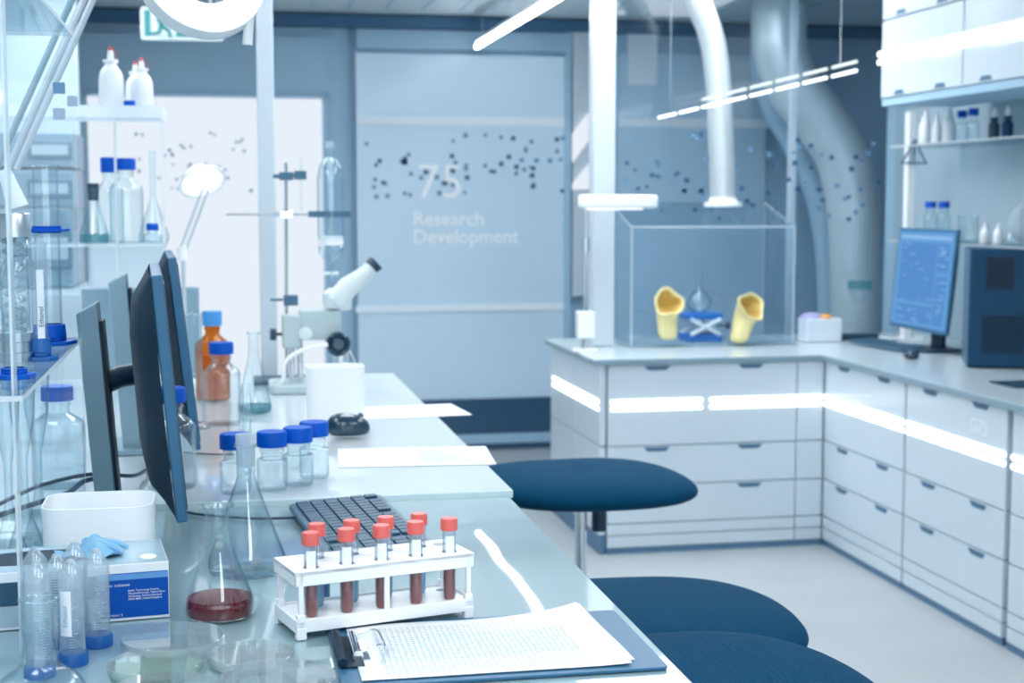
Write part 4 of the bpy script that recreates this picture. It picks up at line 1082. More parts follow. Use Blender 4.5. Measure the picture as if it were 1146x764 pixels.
# ---- test tube rack
ra = Vector((0.084, 1.70, 0)); rb = Vector((0.296, 1.757, 0)); ru = (rb-ra).normalized(); L = 0.228; Dp = 0.084
rzr = math.atan2(ru.y, ru.x)
rack = thing('test_tube_rack', 'white plastic test tube rack on the near glass desktop', 'rack', (0.080, 1.701, ZD+0.001), rzr)
def plate_with_holes(x0, y0, x1, y1, z0, z1, holes, r):
    mb = MB(); n = 16
    # grid of cells, each with a round hole
    ym = (y0+y1)/2
    rows = ((y0, ym, holes[:len(holes)//2]), (ym, y1, holes[len(holes)//2:]))
    for ya, yb, hs in rows:
        xs = [x0]+[(hs[i][0]+hs[i+1][0])/2 for i in range(len(hs)-1)]+[x1]
        for i, (hx, hy) in enumerate(hs):
            xa, xb = xs[i], xs[i+1]
            sq = []; ci = []
            for k in range(n):
                a = 2*PI*k/n+PI/4; c, s = math.cos(a), math.sin(a)
                m = max(abs(c), abs(s)); cx, cy = c/m, s/m
                X = hx+(xb-hx)*cx if cx > 0 else hx+(hx-xa)*cx; Y = hy+(yb-hy)*cy if cy > 0 else hy+(hy-ya)*cy
                sq.append((X, Y)); ci.append((hx+r*c, hy+r*s))
            vs = [(x,y,z1) for x,y in sq]+[(x,y,z1) for x,y in ci]+[(x,y,z0) for x,y in sq]+[(x,y,z0) for x,y in ci]
            fs = []
            for k in range(n):
                j = (k+1) % n
                fs += [(k,j,n+j,n+k), (2*n+j,2*n+k,3*n+k,3*n+j), (n+k,n+j,3*n+j,3*n+k), (j,k,2*n+k,2*n+j)]
            mb.add(vs, fs)
    return mb
NH = 5; hx_ = [0.026+0.0445*i for i in range(NH)]
holes = [(x, 0.021) for x in hx_]+[(x+(0.022 if i < 4 else 0.006), Dp-0.021) for i, x in enumerate(hx_)]
plate_with_holes(0, 0, L, Dp, 0.076, 0.080, holes, 0.0095).build('top_plate', 'white', rack, smooth=False)
plate_with_holes(0.002, 0.002, L-0.002, Dp-0.002, 0.018, 0.021, holes, 0.006).build('bottom_plate', 'white', rack, smooth=False)
mb = MB()
for z0, z1, e in ((0.063, 0.081, 0.0), (0.008, 0.024, 0.0)):
    mb.box(0,0,z0,L,0.0025,z1).box(0,Dp-0.0025,z0,L,Dp,z1).box(0,0,z0,0.0025,Dp,z1).box(L-0.0025,0,z0,L,Dp,z1)
mb.build('rim', 'white', rack, bevel=0.0012)
for x in (0.004, L-0.004-0.006):
    for y in (0.0, Dp-0.006):
        MB().box(x, y, 0, x+0.006, y+0.006, 0.078).box(x-0.003, y-0.001, 0, x+0.009, y+0.008, 0.014).box(x-0.002,y-0.001,0.02,x+0.008,y+0.007,0.03).build('leg', 'white', rack, bevel=0.001)
MB().box(L*0.5-0.003, 0.0, 0.02, L*0.5+0.003, 0.004, 0.07).build('middle_post', 'white', rack)
Mr = Matrix.Translation(rack.location) @ Matrix.Rotation(rzr, 4, 'Z')
def centri(label, x, y, content, lab=True, lean=0.0, dz=0.0):
    p = Mr @ Vector((x, y, 0.003+dz))
    t = thing('test_tube', label, 'test tube', tuple(p), rzr+0.2, 'red-capped tubes in the white rack', rot=(0, lean, rzr+0.3))
    r = 0.0078
    prof = [(0,0.0),(0.0022,0.0006),(r*0.9,0.020),(r,0.024),(r,0.108)]
    MB().lathe(prof, n=24).build('tube', 'tubep', t, solid=0.0009)
    lv = {'red': 0.058, 'orange': 0.072, 'blue': 0.066}[content]
    q_ = [(0,0.0008),(0.0016,0.0012),(r*0.82,0.020),(r*0.9,0.024),(r*0.9,lv),(0,lv)]
    if content == 'blue': MB().lathe(q_, n=20).build('liquid', 'blue_tube', t)
    else:
        MB().lathe(q_, n=20).build('liquid', 'red_tube', t)
        if content == 'orange': MB().lathe([(0,lv+0.0002),(r*0.9,lv+0.0002),(r*0.9,lv+0.012),(0,lv+0.012)], n=20).build('upper_layer', 'orange_tube', t)
    # printed graduation
    mb = MB()
    for k in range(16):
        z = 0.03+0.0042*k; q2 = r+0.0006
        for j in range(3):
            a0 = -PI/2+0.25+0.22*j; a1 = a0+0.22
            mb.add([(q2*math.cos(a0),q2*math.sin(a0),z),(q2*math.cos(a1),q2*math.sin(a1),z),(q2*math.cos(a1),q2*math.sin(a1),z+0.0007),(q2*math.cos(a0),q2*math.sin(a0),z+0.0007)], [(0,1,2,3)])
    mb.build('graduation', 'ink_pale', t)
    if lab:
        mb = MB(); q2 = r+0.0009
        for j in range(8):
            a0 = -PI/2-1.25+0.17*j; a1 = a0+0.17
            mb.add([(q2*math.cos(a0),q2*math.sin(a0),0.062),(q2*math.cos(a1),q2*math.sin(a1),0.062),(q2*math.cos(a1),q2*math.sin(a1),0.098),(q2*math.cos(a0),q2*math.sin(a0),0.098)], [(0,1,2,3)])
        mb.build('paper_label', 'label', t)
    screw_cap(t, 0.1045, 0.0105, 0.0145, 'cap_red', ribs=20)
    return t
centri('red-capped tube with red and orange layers, front left of the rack', hx_[0], 0.021, 'orange')
centri('red-capped tube of brown-red liquid, second in the front row', hx_[1], 0.021, 'red')
centri('red-capped tube of brown-red liquid, third in the front row', hx_[2], 0.021, 'red')
centri('red-capped tube of brown-red liquid, fourth in the front row', hx_[3], 0.021, 'red')
centri('red-capped tube of brown-red liquid, rightmost in the rack', hx_[4], 0.021, 'red')
centri('red-capped tube of pale blue liquid, leftmost in the back row', hx_[0]+0.022, Dp-0.021, 'blue', lab=False)
centri('red-capped tube of pale blue liquid, second in the back row', hx_[1]+0.022, Dp-0.021, 'blue', lab=False)
centri('red-capped tube of pale blue liquid, third in the back row', hx_[2]+0.022, Dp-0.021, 'blue', lab=False)
centri('red-capped tube of pale blue liquid, fourth in the back row', hx_[3]+0.022, Dp-0.021, 'blue', lab=False)
pt_ = Mr @ Vector((hx_[0]+0.040, Dp+0.014, 0.0))
t = thing('glass_vial', 'uncapped clear vial of blue liquid standing behind the rack', 'vial', (pt_.x, pt_.y, ZD+0.001))
vessel(t, [(0,0),(0.0095,0),(0.0105,0.003),(0.0105,0.065),(0.0085,0.085),(0.0085,0.116),(0.010,0.118)], 'glass', 0.0012, 28, liquid=[('blue_deep', 0.055)])

# ---- inverted 50 ml tubes
def tube50(label, px, pyb, h=0.112, r=0.0138, lab=False):
    p = at(px, pyb, Z=ZD); Y = p.y+0.0155; x = p.x*Y/p.y
    t = thing('centrifuge_tube', label, 'test tube', (x, Y, ZD+0.001), rnd.uniform(-0.4,0.4), 'inverted tubes with blue caps')
    screw_cap(t, 0.0, 0.0168, 0.0135, 'blue_clear', ribs=24)
    MB().lathe([(r,0.012),(r,h-0.017),(r*0.97,h-0.015),(0.0042,h-0.001),(0.003,h),(0,h)], n=32).build('tube', 'tube50', t, solid=0.001)
    MB().lathe([(0.0045,h-0.0035),(0.005,h-0.001),(0.0035,h+0.0012),(0,h+0.0014)], n=20).build('tip', 'frost', t)
    mb = MB()
    for k in range(24):
        z = 0.022+0.0030*k; q2 = r+0.0009; nn = 5 if k % 5 == 0 else 3
        for j in range(nn):
            a0 = -PI/2+0.1+0.14*j; a1 = a0+0.14
            mb.add([(q2*math.cos(a0),q2*math.sin(a0),z),(q2*math.cos(a1),q2*math.sin(a1),z),(q2*math.cos(a1),q2*math.sin(a1),z+0.0007),(q2*math.cos(a0),q2*math.sin(a0),z+0.0007)], [(0,1,2,3)])
    mb.build('graduation', 'ink_pale', t)
    if lab:
        mb = MB(); q2 = r+0.0012
        for j in range(6):
            a0 = -PI/2-0.55+0.15*j; a1 = a0+0.15
            mb.add([(q2*math.cos(a0),q2*math.sin(a0),0.035),(q2*math.cos(a1),q2*math.sin(a1),0.035),(q2*math.cos(a1),q2*math.sin(a1),0.085),(q2*math.cos(a0),q2*math.sin(a0),0.085)], [(0,1,2,3)])
        lb = mb.build('paper_label', 'label', t)
        text_mesh('lettering', 'Ethanol', 0.008, 'ink_pale', lb, Matrix.Translation((0.001,-q2-0.0006,0.045)) @ Matrix(((0,-1,0,0),(0,0,-1,0),(1,0,0,0),(0,0,0,1))), 0.0001)
    return t
tube50('inverted tube on its blue cap, right front one beside the blue carton print', 110, 727)
tube50('inverted tube on its blue cap with a handwritten label', 82, 748, lab=True, h=0.116)
tube50('inverted tube on its blue cap, behind the neck of the front glass flask', 45, 762, h=0.124)
tube50('inverted tube on its blue cap, middle of the cluster', 66, 728, h=0.107)
tube50('inverted tube on its blue cap, left rear one against the carton', 42, 722, h=0.11)
tube50('inverted tube on its blue cap, right rear one with its tip before the glove', 86, 716, h=0.111)

# ---- round flask at the very front left
t = thing('round_flask', 'clear round-bodied flask with wide neck at the front left corner', 'flask', (at(43,690,Y=1.44).x, 1.44, ZD+0.001))
vessel(t, [(0,0),(0.022,0)]+curve_prof([(0.022,0),(0.038,0.012),(0.045,0.032),(0.038,0.054),(0.021,0.067),(0.0172,0.075)],5)[1:]+[(0.0168,0.131),(0.0185,0.134)], 'glass', 0.0016, 44)
MB().lathe([(0.017,0.131),(0.0188,0.132),(0.019,0.1345),(0.0175,0.1355)], n=40).build('rim', 'glass', t)

# ---- petri dishes
def petri(label, px, py, r, agar=None, h=0.012, z=0.0):
    p = at(px, py, Z=ZD+h)
    t = thing('petri_dish', label, 'petri dish', (p.x, p.y, ZD+0.001+z), group='petri dishes')
    MB().lathe(wall_profile([(0,0),(r*0.94,0),(r*0.95,0.001),(r*0.95,h)], 0.0012), n=56).build('dish', 'petri', t)
    MB().lathe([(0,h+0.0008),(r-0.001,h+0.0008),(r,h),(r,h*0.35),(r-0.0012,h*0.35),(r-0.0012,h-0.0008),(0,h-0.0008)], n=56).build('lid', 'petri', t)
    if agar: MB().lathe([(0,0.0022),(r*0.93,0.0022),(r*0.93,0.006),(0,0.006)], n=48).build('agar', agar, t)
    return t
petri('empty clear petri dish nearest the blue carton', 194, 712, 0.0585, h=0.016)
petri('petri dish with white and pale green agar below the empty one', 174, 741, 0.051, 'agar_green', h=0.012)
petri('petri dish with pale agar in front of the red conical flask', 281, 731, 0.0485, 'agar_white', h=0.012)
petri('large clear petri dish at the bottom picture edge, nearest the clipboard', 311, 758, 0.061, h=0.015)
petri('clear petri dish cut off by the bottom picture edge, below the agar dish', 186, 772, 0.058, h=0.013)

# ---- glove carton
ca = at(190, 691, Z=ZD); cb = at(0, 707, Z=ZD); dv = Vector((cb.x-ca.x, cb.y-ca.y, 0)).normalized()
rzc = math.atan2(-dv.y, -dv.x)
CL, CD_, CH = 0.25, 0.125, 0.070
t = thing('glove_carton', 'blue and white carton of disposable gloves with oval opening on top', 'box', (ca.x, ca.y, ZD+0.001), rzc)
mb = MB().box(-CL, 0, 0, 0, CD_, CH)
mb.build('carton', 'box_white', t, bevel=0.001)
MB().box(-0.083, -0.0008, 0.004, -0.001, 0, CH-0.011).build('blue_print', 'box_blue', t)
MB().box(-0.083, -0.0012, CH-0.019, -0.001, -0.0008, CH-0.012).build('light_blue_band', 'box_band', t)
MB().box(-CL+0.001, -0.0008, CH*0.42, -0.083, 0, CH-0.012).build('dark_print', 'box_dark', t)
MB().box(-CL+0.001, -0.0008, 0.004, -0.083, 0, CH*0.41).build('teal_print', 'box_top', t)
MB().box(-CL+0.001, 0.001, CH, -0.001, CD_-0.001, CH+0.0006).build('silver_top', 'box_top', t)
MB().prism([(-0.155+0.085*math.cos(2*PI*k/32), 0.066+0.036*math.sin(2*PI*k/32)) for k in range(32)], CH+0.0006, CH+0.0012).build('opening', 'mon_back', t)
MB().prism([(-0.022+0.010*math.cos(2*PI*k/24), 0.03+0.014*math.sin(2*PI*k/24)) for k in range(24)], CH+0.0006, CH+0.0010).build('round_label', 'label', t)
Tt = Matrix.Rotation(PI/2, 4, 'X')
def ct(body, x, z, s, mat='label', parent=t): return text_mesh('lettering', body, s, mat, parent, Matrix.Translation((x,-0.0013,z)) @ Tt, 0.0001)
ct('Art.-Nr. 0-8560640', -0.080, CH-0.027, 0.0042)
ct('Buffin Technology Centre,\nMacclesfield Lane, Yellow Row,\nWellbeing, Northumberland\nNE14 8BD, United Kingdom', -0.049, CH-0.034, 0.0035)
ct('Size S', -0.081, 0.024, 0.0045); ct('Perforation: 5', -0.081, 0.0065, 0.0045)
MB().box(-0.081,-0.0013,0.012,-0.071,-0.0009,0.021).build('small_table', 'box_band', t)
# crumpled glove pulled from the opening
gl = thing('disposable_glove', 'crumpled light blue glove pulled half out of the carton', 'glove', tuple(Matrix.Translation((ca.x,ca.y,ZD+0.001)) @ Matrix.Rotation(rzc,4,'Z') @ Vector((-0.092,0.06,CH+0.002))), rzc)
r = random.Random(21); vs = []; fs = []; nx, ny = 16, 10
for i in range(nx+1):
    for j in range(ny+1):
        u = i/nx-0.5; v = j/ny-0.5
        z = 0.020*math.exp(-((u-0.08)**2/0.04+(v)**2/0.06))+0.005*math.sin(9*u+5*v)+0.004*math.sin(17*v-6*u)+r.uniform(-.0012,.0012)
        vs.append((u*0.085*(1-0.3*abs(v)), v*0.055*(1+0.3*math.sin(5*u)), max(z, -0.0008)+0.0012))
for i in range(nx):
    for j in range(ny): fs.append((i*(ny+1)+j, (i+1)*(ny+1)+j, (i+1)*(ny+1)+j+1, i*(ny+1)+j+1))
MB().add(vs, fs).build('cuff', 'glove_blue', gl, solid=0.0008, subsurf=1, angle=180)
for k, (x, y, an, l) in enumerate(((0.024,-0.010,-0.5,0.018),(0.026,0.006,0.0,0.022),(-0.005,0.012,1.3,0.018))):
    P = [(x*0.5,y*0.5,0.014),(x+l*0.5*math.cos(an),y+l*0.5*math.sin(an),0.009),(x+l*math.cos(an),y+l*math.sin(an),0.003)]
    MB().tube(smooth_path(P,5), [0.006-0.003*i/10 for i in range(11)], 8).build('finger', 'glove_blue', gl)

# ---- clipboard
t = thing('clipboard', 'dark blue clipboard at the desk edge holding a printed table', 'clipboard', (0.118, 1.515, ZD+0.001), 0.0)
MB().prism(rrect(0, 0, 0.356, 0.232, 0.008), 0, 0.0035).build('board', 'mon_side', t, bevel=0.0008)
MB().box(0.004,0.06,0.0036,0.030,0.175,0.006).tube([(0.006,0.06,0.010),(0.006,0.175,0.010)], 0.0055, 12).build('clip_plate', 'mon_back', t)
MB().tube([(0.024,0.078,0.0115),(0.024,0.157,0.0115)], 0.006, 14).box(0.024,0.08,0.0055,0.038,0.155,0.0065).build('clip_spring', 'chrome', t)
MB().tube(smooth_path([(0.026,0.085,0.014),(0.050,0.088,0.020),(0.058,0.10,0.0095),(0.058,0.135,0.0095),(0.050,0.147,0.020),(0.026,0.15,0.014)],6), 0.0011, 8).build('clip_wire', 'chrome', t)
def sheet(name, label, x0, y0, x1, y1, z, curl, loc, rz, seed, table=None, mat='paper'):
    """one sheet with a softly curled far right corner"""
    nx, ny = 24, 18; vs = []; fs = []
    def zz(u, v):
        c = max(0.0, (u+v*0.8-1.25))/0.55
        e = max(0.0, u-0.82)/0.18
        return z+curl*c*c+0.0012*math.sin(6*u+seed)*math.sin(5*v)*(1 if curl else 0)+curl*0.12*e*e+0.0012
    for i in range(nx+1):
        for j in range(ny+1):
            u, v = i/nx, j/ny
            c = max(0.0, (u+v*0.8-1.25))/0.55
            vs.append((x0+(x1-x0)*u-0.012*c*c*(1 if curl else 0), y0+(y1-y0)*v+0.01*c, zz(u, v)))
    for i in range(nx):
        for j in range(ny): fs.append((i*(ny+1)+j, (i+1)*(ny+1)+j, (i+1)*(ny+1)+j+1, i*(ny+1)+j+1))
    tt = thing(name, label, 'paper', loc, rz)
    MB().add(vs, fs).build('sheet', mat, tt, solid=0.0002, angle=180)
    if table:
        ux0, ux1, vy0, vy1, cols, rows = table
        mb = MB(); rr = random.Random(seed+1)
        for rI in range(rows):
            v0 = vy0+(vy1-vy0)*rI/rows; mi = 1 if (rI < rows*0.25 or rI > rows*0.8) else 0
            for cI in range(cols):
                u0 = ux0+(ux1-ux0)*cI/cols; du = (ux1-ux0)/cols*(0.45 if True else 1)*rr.uniform(0.7,1.3); dv_ = (vy1-vy0)/rows*0.5
                P = []
                for (a, b) in ((u0,v0),(u0+du,v0),(u0+du,v0+dv_),(u0,v0+dv_)):
                    P.append((x0+(x1-x0)*a, y0+(y1-y0)*b, zz(a, b)+0.00045))
                mb.add(P, [(0,1,2,3)], mi)
        for cI in range(cols+1):
            u0 = ux0+(ux1-ux0)*cI/cols-0.004
            for k in range(10):
                v0 = vy0+(vy1-vy0)*k/10; v1 = vy0+(vy1-vy0)*(k+1)/10
                mb.add([(x0+(x1-x0)*a, y0+(y1-y0)*b, zz(a,b)+0.00048) for a, b in ((u0,v0),(u0+0.0012,v0),(u0+0.0012,v1),(u0,v1))], [(0,1,2,3)], 0)
        mb.build('printed_table', ['ink_teal', 'ink_sand'], tt, smooth=False)
    return tt
sheet('paper_sheet', 'printed sheet with a pale blue data table on the clipboard', 0.022, 0.012, 0.318, 0.215, 0.0040, 0.012, (0.118,1.515,ZD+0.001), 0.0, 3, table=(0.10,0.86,0.06,0.92,34,26))
sheet('paper_sheet', 'white sheet with a raised curled corner under the printed table', 0.05, 0.0, 0.325, 0.175, 0.0036, 0.016, (0.118,1.530,ZD+0.001), 0.035, 8).location.z = ZD-0.0002
# papers on the far desk
def flat_sheet(label, c, rz, w=0.297, d=0.21, blocks=True, seed=1):
    tt = thing('paper_sheet', label, 'paper', c, rz)
    MB().box(-w/2,-d/2,0,w/2,d/2,0.0006).build('sheet', 'paper', tt)
    if blocks:
        mb = MB(); rr = random.Random(seed)
        mb.box(-w*0.45,-d*0.35,0.0007,-w*0.05,d*0.35,0.001,0)
        for k in range(12): mb.box(w*0.02, -d*0.35+d*0.06*k, 0.0007, w*rr.uniform(0.2,0.45), -d*0.35+d*0.06*k+d*0.025, 0.001, 1)
        mb.build('print', ['glassband','ink_sand'], tt)
    return tt
p = at(470, 511, Z=ZF); flat_sheet('printed sheet lying on the far desktop in front of the black mouse', (p.x-0.01, p.y, ZF+0.001), -0.08, 0.30, 0.21)
p = at(448, 461, Z=ZF); flat_sheet('blank white sheet sticking over the far desktop edge', (p.x+0.02, p.y, ZF+0.001), 0.1, 0.26, 0.2, False)

# ---- far acrylic shelf with bottles
YS = 4.02; sx0 = -0.72; sx1 = at(187, 272, Y=YS).x
zt1 = at(140, 121, Y=YS).z; zt2 = at(140, 272, Y=YS).z
t = thing('acrylic_shelf', 'farther clear shelf unit with white bottles on top, in front of the lit door', 'shelf', ((sx0+sx1)/2, YS, ZF+0.001)); hw = (sx1-sx0)/2
MB().box(-hw,-0.10,zt1-ZF-0.03,hw,0.12,zt1-ZF, side={'y': 1, 'x': 1}).build('top_shelf', ['frost', 'acrylic_edge'], t)
MB().box(-hw,-0.10,zt2-ZF-0.008,hw+0.0,0.12,zt2-ZF, side=sd).build('middle_shelf', ['acrylic', 'acrylic_edge'], t)
for x in (-hw, at(131,200,Y=YS).x-(sx0+sx1)/2, hw-0.006): MB().box(x,-0.1,0,x+0.006,-0.085,zt1-ZF-0.031, side={'y': 1}).build('upright', ['acrylic', 'acrylic_edge'], t)
MB().box(at(98,290,Y=YS).x-(sx0+sx1)/2,0.02,0.27,hw-0.01,0.12,zt2-ZF-0.01).build('storage_box', 'frost', t)
zb1 = zt1+0.001; zb2 = zt2+0.001
for px, w, hp, lab in ((125,13,64,'left one with a red tip'), (159,12,53,'right front one with a red tip')):
    p = at(px, 120, Y=YS-0.02); squeeze_bottle('white dropping bottle on the farther shelf, '+lab, (p.x, YS-0.02, zb1), w*YS/1660, hp*YS/1660, 'red_tip')
p = at(152, 120, Y=YS+0.05); squeeze_bottle('white dropping bottle on the farther shelf, half hidden behind the right one', (p.x, YS+0.055, zb1), 0.026, 0.125, 'red_tip')
t = thing('cap', 'loose blue screw cap on top of the farther shelf', 'cap', (at(145,118,Y=YS-0.07).x, YS-0.07, zb1)); screw_cap(t, 0, 0.0145, 0.014, name='cap_shell')
p = at(138, 272, Y=YS); media_bottle('tall clear bottle with blue cap on the farther shelf', (p.x+0.012, YS-0.03, zb2), 0.043, 0.22, 0.026, 0.03, 'glass_far')
p = at(122, 272, Y=YS); media_bottle('clear bottle with blue cap on the farther shelf, behind the tall one', (p.x, YS+0.07, zb2), 0.036, 0.225, 0.022, 0.04, 'glass_far')
p = at(113, 272, Y=YS); erlenmeyer('conical flask with pale teal liquid and dark stopper on the farther shelf', (p.x-0.012, YS-0.055, zb2), 0.039, 0.14, 0.014, liquid=[('teal_liquid', 0.025)], mat='glass_far', stopper='black')
p = at(172, 272, Y=YS); t = thing('media_bottle', 'short bottle with blue cap on the farther shelf at its right end', 'bottle', (p.x, YS-0.05, zb2-0.0)); 
vessel(t, [(0,0),(0.022,0),(0.024,0.004),(0.024,0.02),(0.012,0.03),(0.012,0.034)], 'glass_far', 0.0015); screw_cap(t, 0.033, 0.016, 0.018)
p = at(168, 272, Y=YS+0.06); erlenmeyer('tall thin-necked flask on the farther shelf behind the short bottle', (p.x+0.01, YS+0.07, zb2), 0.04, 0.24, 0.008, mat='glass_far', neck=0.45)

# ---- white desk lamp
t = thing('desk_lamp', 'white articulated desk lamp shining before the lit door', 'lamp', (at(208,430,Y=4.08).x, 4.08, ZF+0.001))
bx = t.location.x
pl = lambda px, py: at(px, py, Y=4.08)-Vector((bx, 4.08, ZF+0.001))
MB().cyl(0,0,0,0.014,0.07,28).build('base', 'white', t)
MB().tube([(0,0,0.014), pl(205,290)], 0.006, 10).build('pole', 'post', t)
MB().tube([pl(205,292), pl(203,276)], 0.014, 14).build('joint', 'white', t)
for s in (-0.008, 0.008): MB().tube([pl(203,284)+Vector((s,0,0)), pl(230,212)+Vector((s,0,0))], 0.0035, 8).build('arm', 'post', t)
hd = pl(226, 203)
Th = Matrix.Translation(hd) @ Matrix.Rotation(-0.35, 4, 'Y') @ Matrix.Rotation(-0.75, 4, 'X')
MB().lathe([(0,0.045),(0.02,0.043),(0.03,0.034),(0.055,0.0),(0.056,-0.005),(0.050,-0.005),(0.03,0.026),(0,0.035)], n=32, T=Th, sx=1.15).build('shade', 'white', t)
MB().lathe([(0,-0.001),(0.045,-0.001),(0.045,-0.004),(0,-0.004)], n=32, T=Th, sx=1.1).build('diffuser', 'led_soft', t)

# ---- titration stand with column
YT = 4.12
def pt(px, py, Y=YT): return at(px, py, Y=Y)
t = thing('laboratory_stand', 'tall steel laboratory stand with clamps beside the pale post', 'lab stand', (pt(321,430).x, YT, ZF+0.001)); b = Vector((t.location.x, YT, ZF+0.001))
MB().box(-0.09,-0.06,0,0.11,0.08,0.012).build('base', 'black', t, bevel=0.002)
MB().tube([(0,0,0.012), pt(320,182)-b], 0.0045, 10).build('rod', 'steel', t)
MB().tube([pt(253,240)-b, pt(372,240)-b+Vector((0,-0.012,0))], 0.003, 8).build('cross_arm', 'steel', t)
MB().tube([pt(345,240)-b, pt(345,240)-b+Vector((0.001,0,0))], 0.001, 6).box(*(pt(345,243)-b+Vector((0,-0.02,0))), *(pt(392,236)-b+Vector((0,0.0,0)))).build('clamp', 'handle', t)
for py, m in ((197,'handle'), (240,'chrome')):
    c = pt(320,py)-b; MB().box(c.x-0.018,-0.014,c.z-0.011,c.x+0.02,0.014,c.z+0.011).tube([(c.x-0.035,0,c.z),(c.x-0.015,0,c.z)],0.006,10).build('boss_head', m, t, bevel=0.004)
c = pt(337,196)-b; MB().box(c.x-0.018,-0.012,c.z-0.012,c.x+0.014,0.012,c.z+0.012).tube([(0,0,c.z),(c.x,0,c.z)],0.004,8).build('small_clamp', 'handle', t, bevel=0.004)
c = pt(325,335)-b; MB().box(c.x-0.018,-0.018,c.z-0.016,c.x+0.02,0.018,c.z+0.012).tube([(c.x-0.055,0,c.z),(c.x-0.02,0,c.z)],0.004,8).build('lower_clamp', 'handle', t, bevel=0.004)
t = thing('thermometer', 'thin glass thermometer held by the upper clamp of the lab stand', 'thermometer', tuple(pt(337,236)+Vector((0,-0.02,0)))); 
MB().tube([(0,0,0),(0,0,0.11)], 0.0035, 8).tube([(0,0,0.11),(0,0,0.145)], [0.006,0.004], 10).build('stem', 'glass_far', t)
t = thing('glass_column', 'clear glass separating column clamped above the microscope', 'glassware', tuple(pt(371,330))+()); b = t.location.copy(); b = Vector(b)
zz_ = lambda py: (pt(371,py)-b).z
MB().lathe([(0.012,zz_(158)),(0.012,zz_(176)),(0.03,zz_(186)),(0.036,zz_(200)),(0.036,zz_(262)),(0.033,zz_(268))], n=32).build('outer_tube', 'glass_far', t, solid=0.0015)
MB().lathe([(0.008,zz_(176)),(0.008,zz_(262))], n=20).build('inner_tube', 'frost', t, solid=0.001)
MB().lathe([(0,zz_(274)),(0.034,zz_(274)),(0.034,zz_(264)),(0,zz_(264))], n=32).build('collar', 'white', t)
MB().lathe([(0.033,zz_(274)),(0.034,zz_(282)),(0.02,zz_(290)),(0.006,zz_(294)),(0.005,zz_(330))], n=28).build('lower_bulb', 'glass_far', t, solid=0.0015)
MB().tube([(-0.02,0,zz_(306)),(0.02,0,zz_(306))], 0.005, 10).build('stopcock', 'white', t)

# ---- microscope on a swing-arm stand
YM = 3.95
def pm(px, py, Y=YM): return at(px, py, Y=Y)
t = thing('microscope', 'pale grey stereo microscope on a swing-arm stand behind the white bin', 'microscope', (pm(331,436).x, YM, ZF+0.001)); b = Vector((t.location.x, YM, ZF+0.001))
mm = lambda px, py: pm(px, py)-b
MB().prism(rrect(-0.07,-0.09,0.13,0.09,0.02), 0, 0.022).build('base', 'micro', t, bevel=0.004)
for dx in (-0.009, 0.012): MB().cyl(dx,0,0.022,mm(331,372).z,0.008,16).build('column', 'chrome', t)
a0, a1 = mm(316,389), mm(336,352); MB().box(a0.x,-0.03,a0.z,a1.x,0.03,a1.z).build('column_block', 'micro', t, bevel=0.004)
a0, a1 = mm(335,380), mm(381,346); MB().box(a0.x,-0.025,a0.z,a1.x,0.035,a1.z).build('arm', 'micro', t, bevel=0.006)
c = mm(341,372); MB().lathe([(0,0.0),(0.018,0.0),(0.018,0.008),(0.014,0.010),(0,0.010)], n=28, T=Matrix.Translation((c.x,-0.03,c.z)) @ Matrix.Rotation(PI/2,4,'X')).build('arm_knob', 'micro_lt', t)
c = mm(304,374); MB().tube([(c.x-0.004,0,c.z),(c.x+0.012,0,c.z)],0.016,16).tube([(c.x+0.012,0,c.z),(a0.x-0.03,0,c.z)],0.004,10).build('clamp_screw', 'black', t)
c = mm(377,383); MB().lathe([(0,0),(0.03,0),(0.032,0.004),(0.032,0.022),(0.026,0.026),(0.020,0.022),(0.014,0.030),(0,0.030)], n=36, T=Matrix.Translation((c.x,-0.03,c.z)) @ Matrix.Rotation(PI/2,4,'X')).build('focus_knob', 'black_gloss', t)
P = smooth_path([mm(365,383), mm(340,388), mm(318,402), mm(316,420), mm(308,431)], 8)
MB().tube([p_+Vector((0,-0.06,0)) for p_ in P], 0.0055, 8).build('light_cable', 'white', t)
# head: pod and angled eyepiece tubes
c0_, c1_ = mm(372,338), mm(412,303)
c = mm(376,336); MB().lathe([(0,-0.02),(0.03,-0.02),(0.036,0.0),(0.034,0.02),(0.02,0.032),(0,0.034)], n=32, T=Matrix.Translation((c.x,0,c.z))).build('head_pod', 'micro_lt', t)
ax = (c1_-c0_)
for s in (-1, 1):
    y = 0.027*s
    tb = MB().tube([Vector((c0_.x+0.008,y,c0_.z)), Vector((c0_.x+ax.x*0.45,y,c0_.z+ax.z*0.5)), Vector((c1_.x-0.006,y,c1_.z-0.006)), Vector((c1_.x+0.008,y,c1_.z+0.010))], [0.026,0.026,0.018,0.016], 20).build('eyepiece_tube', 'micro_lt', t)
    d_ = ax.normalized(); e0 = Vector((c1_.x+0.008,y,c1_.z+0.010))
    MB().tube([e0, e0+d_*0.018], [0.018,0.02], 20).build('eyecup', 'black', tb)
MB().box(c0_.x+0.01,-0.03,c0_.z-0.02,c0_.x+0.05,0.03,c0_.z+0.03, T=None).build('prism_housing', 'micro_lt', t, bevel=0.008)
c = mm(381,400); MB().lathe([(0,0.0),(0.016,0.0),(0.022,0.03),(0.022,0.06),(0,0.06)], n=24, T=Matrix.Translation((c.x,0,mm(381,412).z))).build('objective', 'steel', t)
MB().tube([mm(392,392), mm(400,408)], 0.004, 8).build('stage_clip', 'chrome', t)

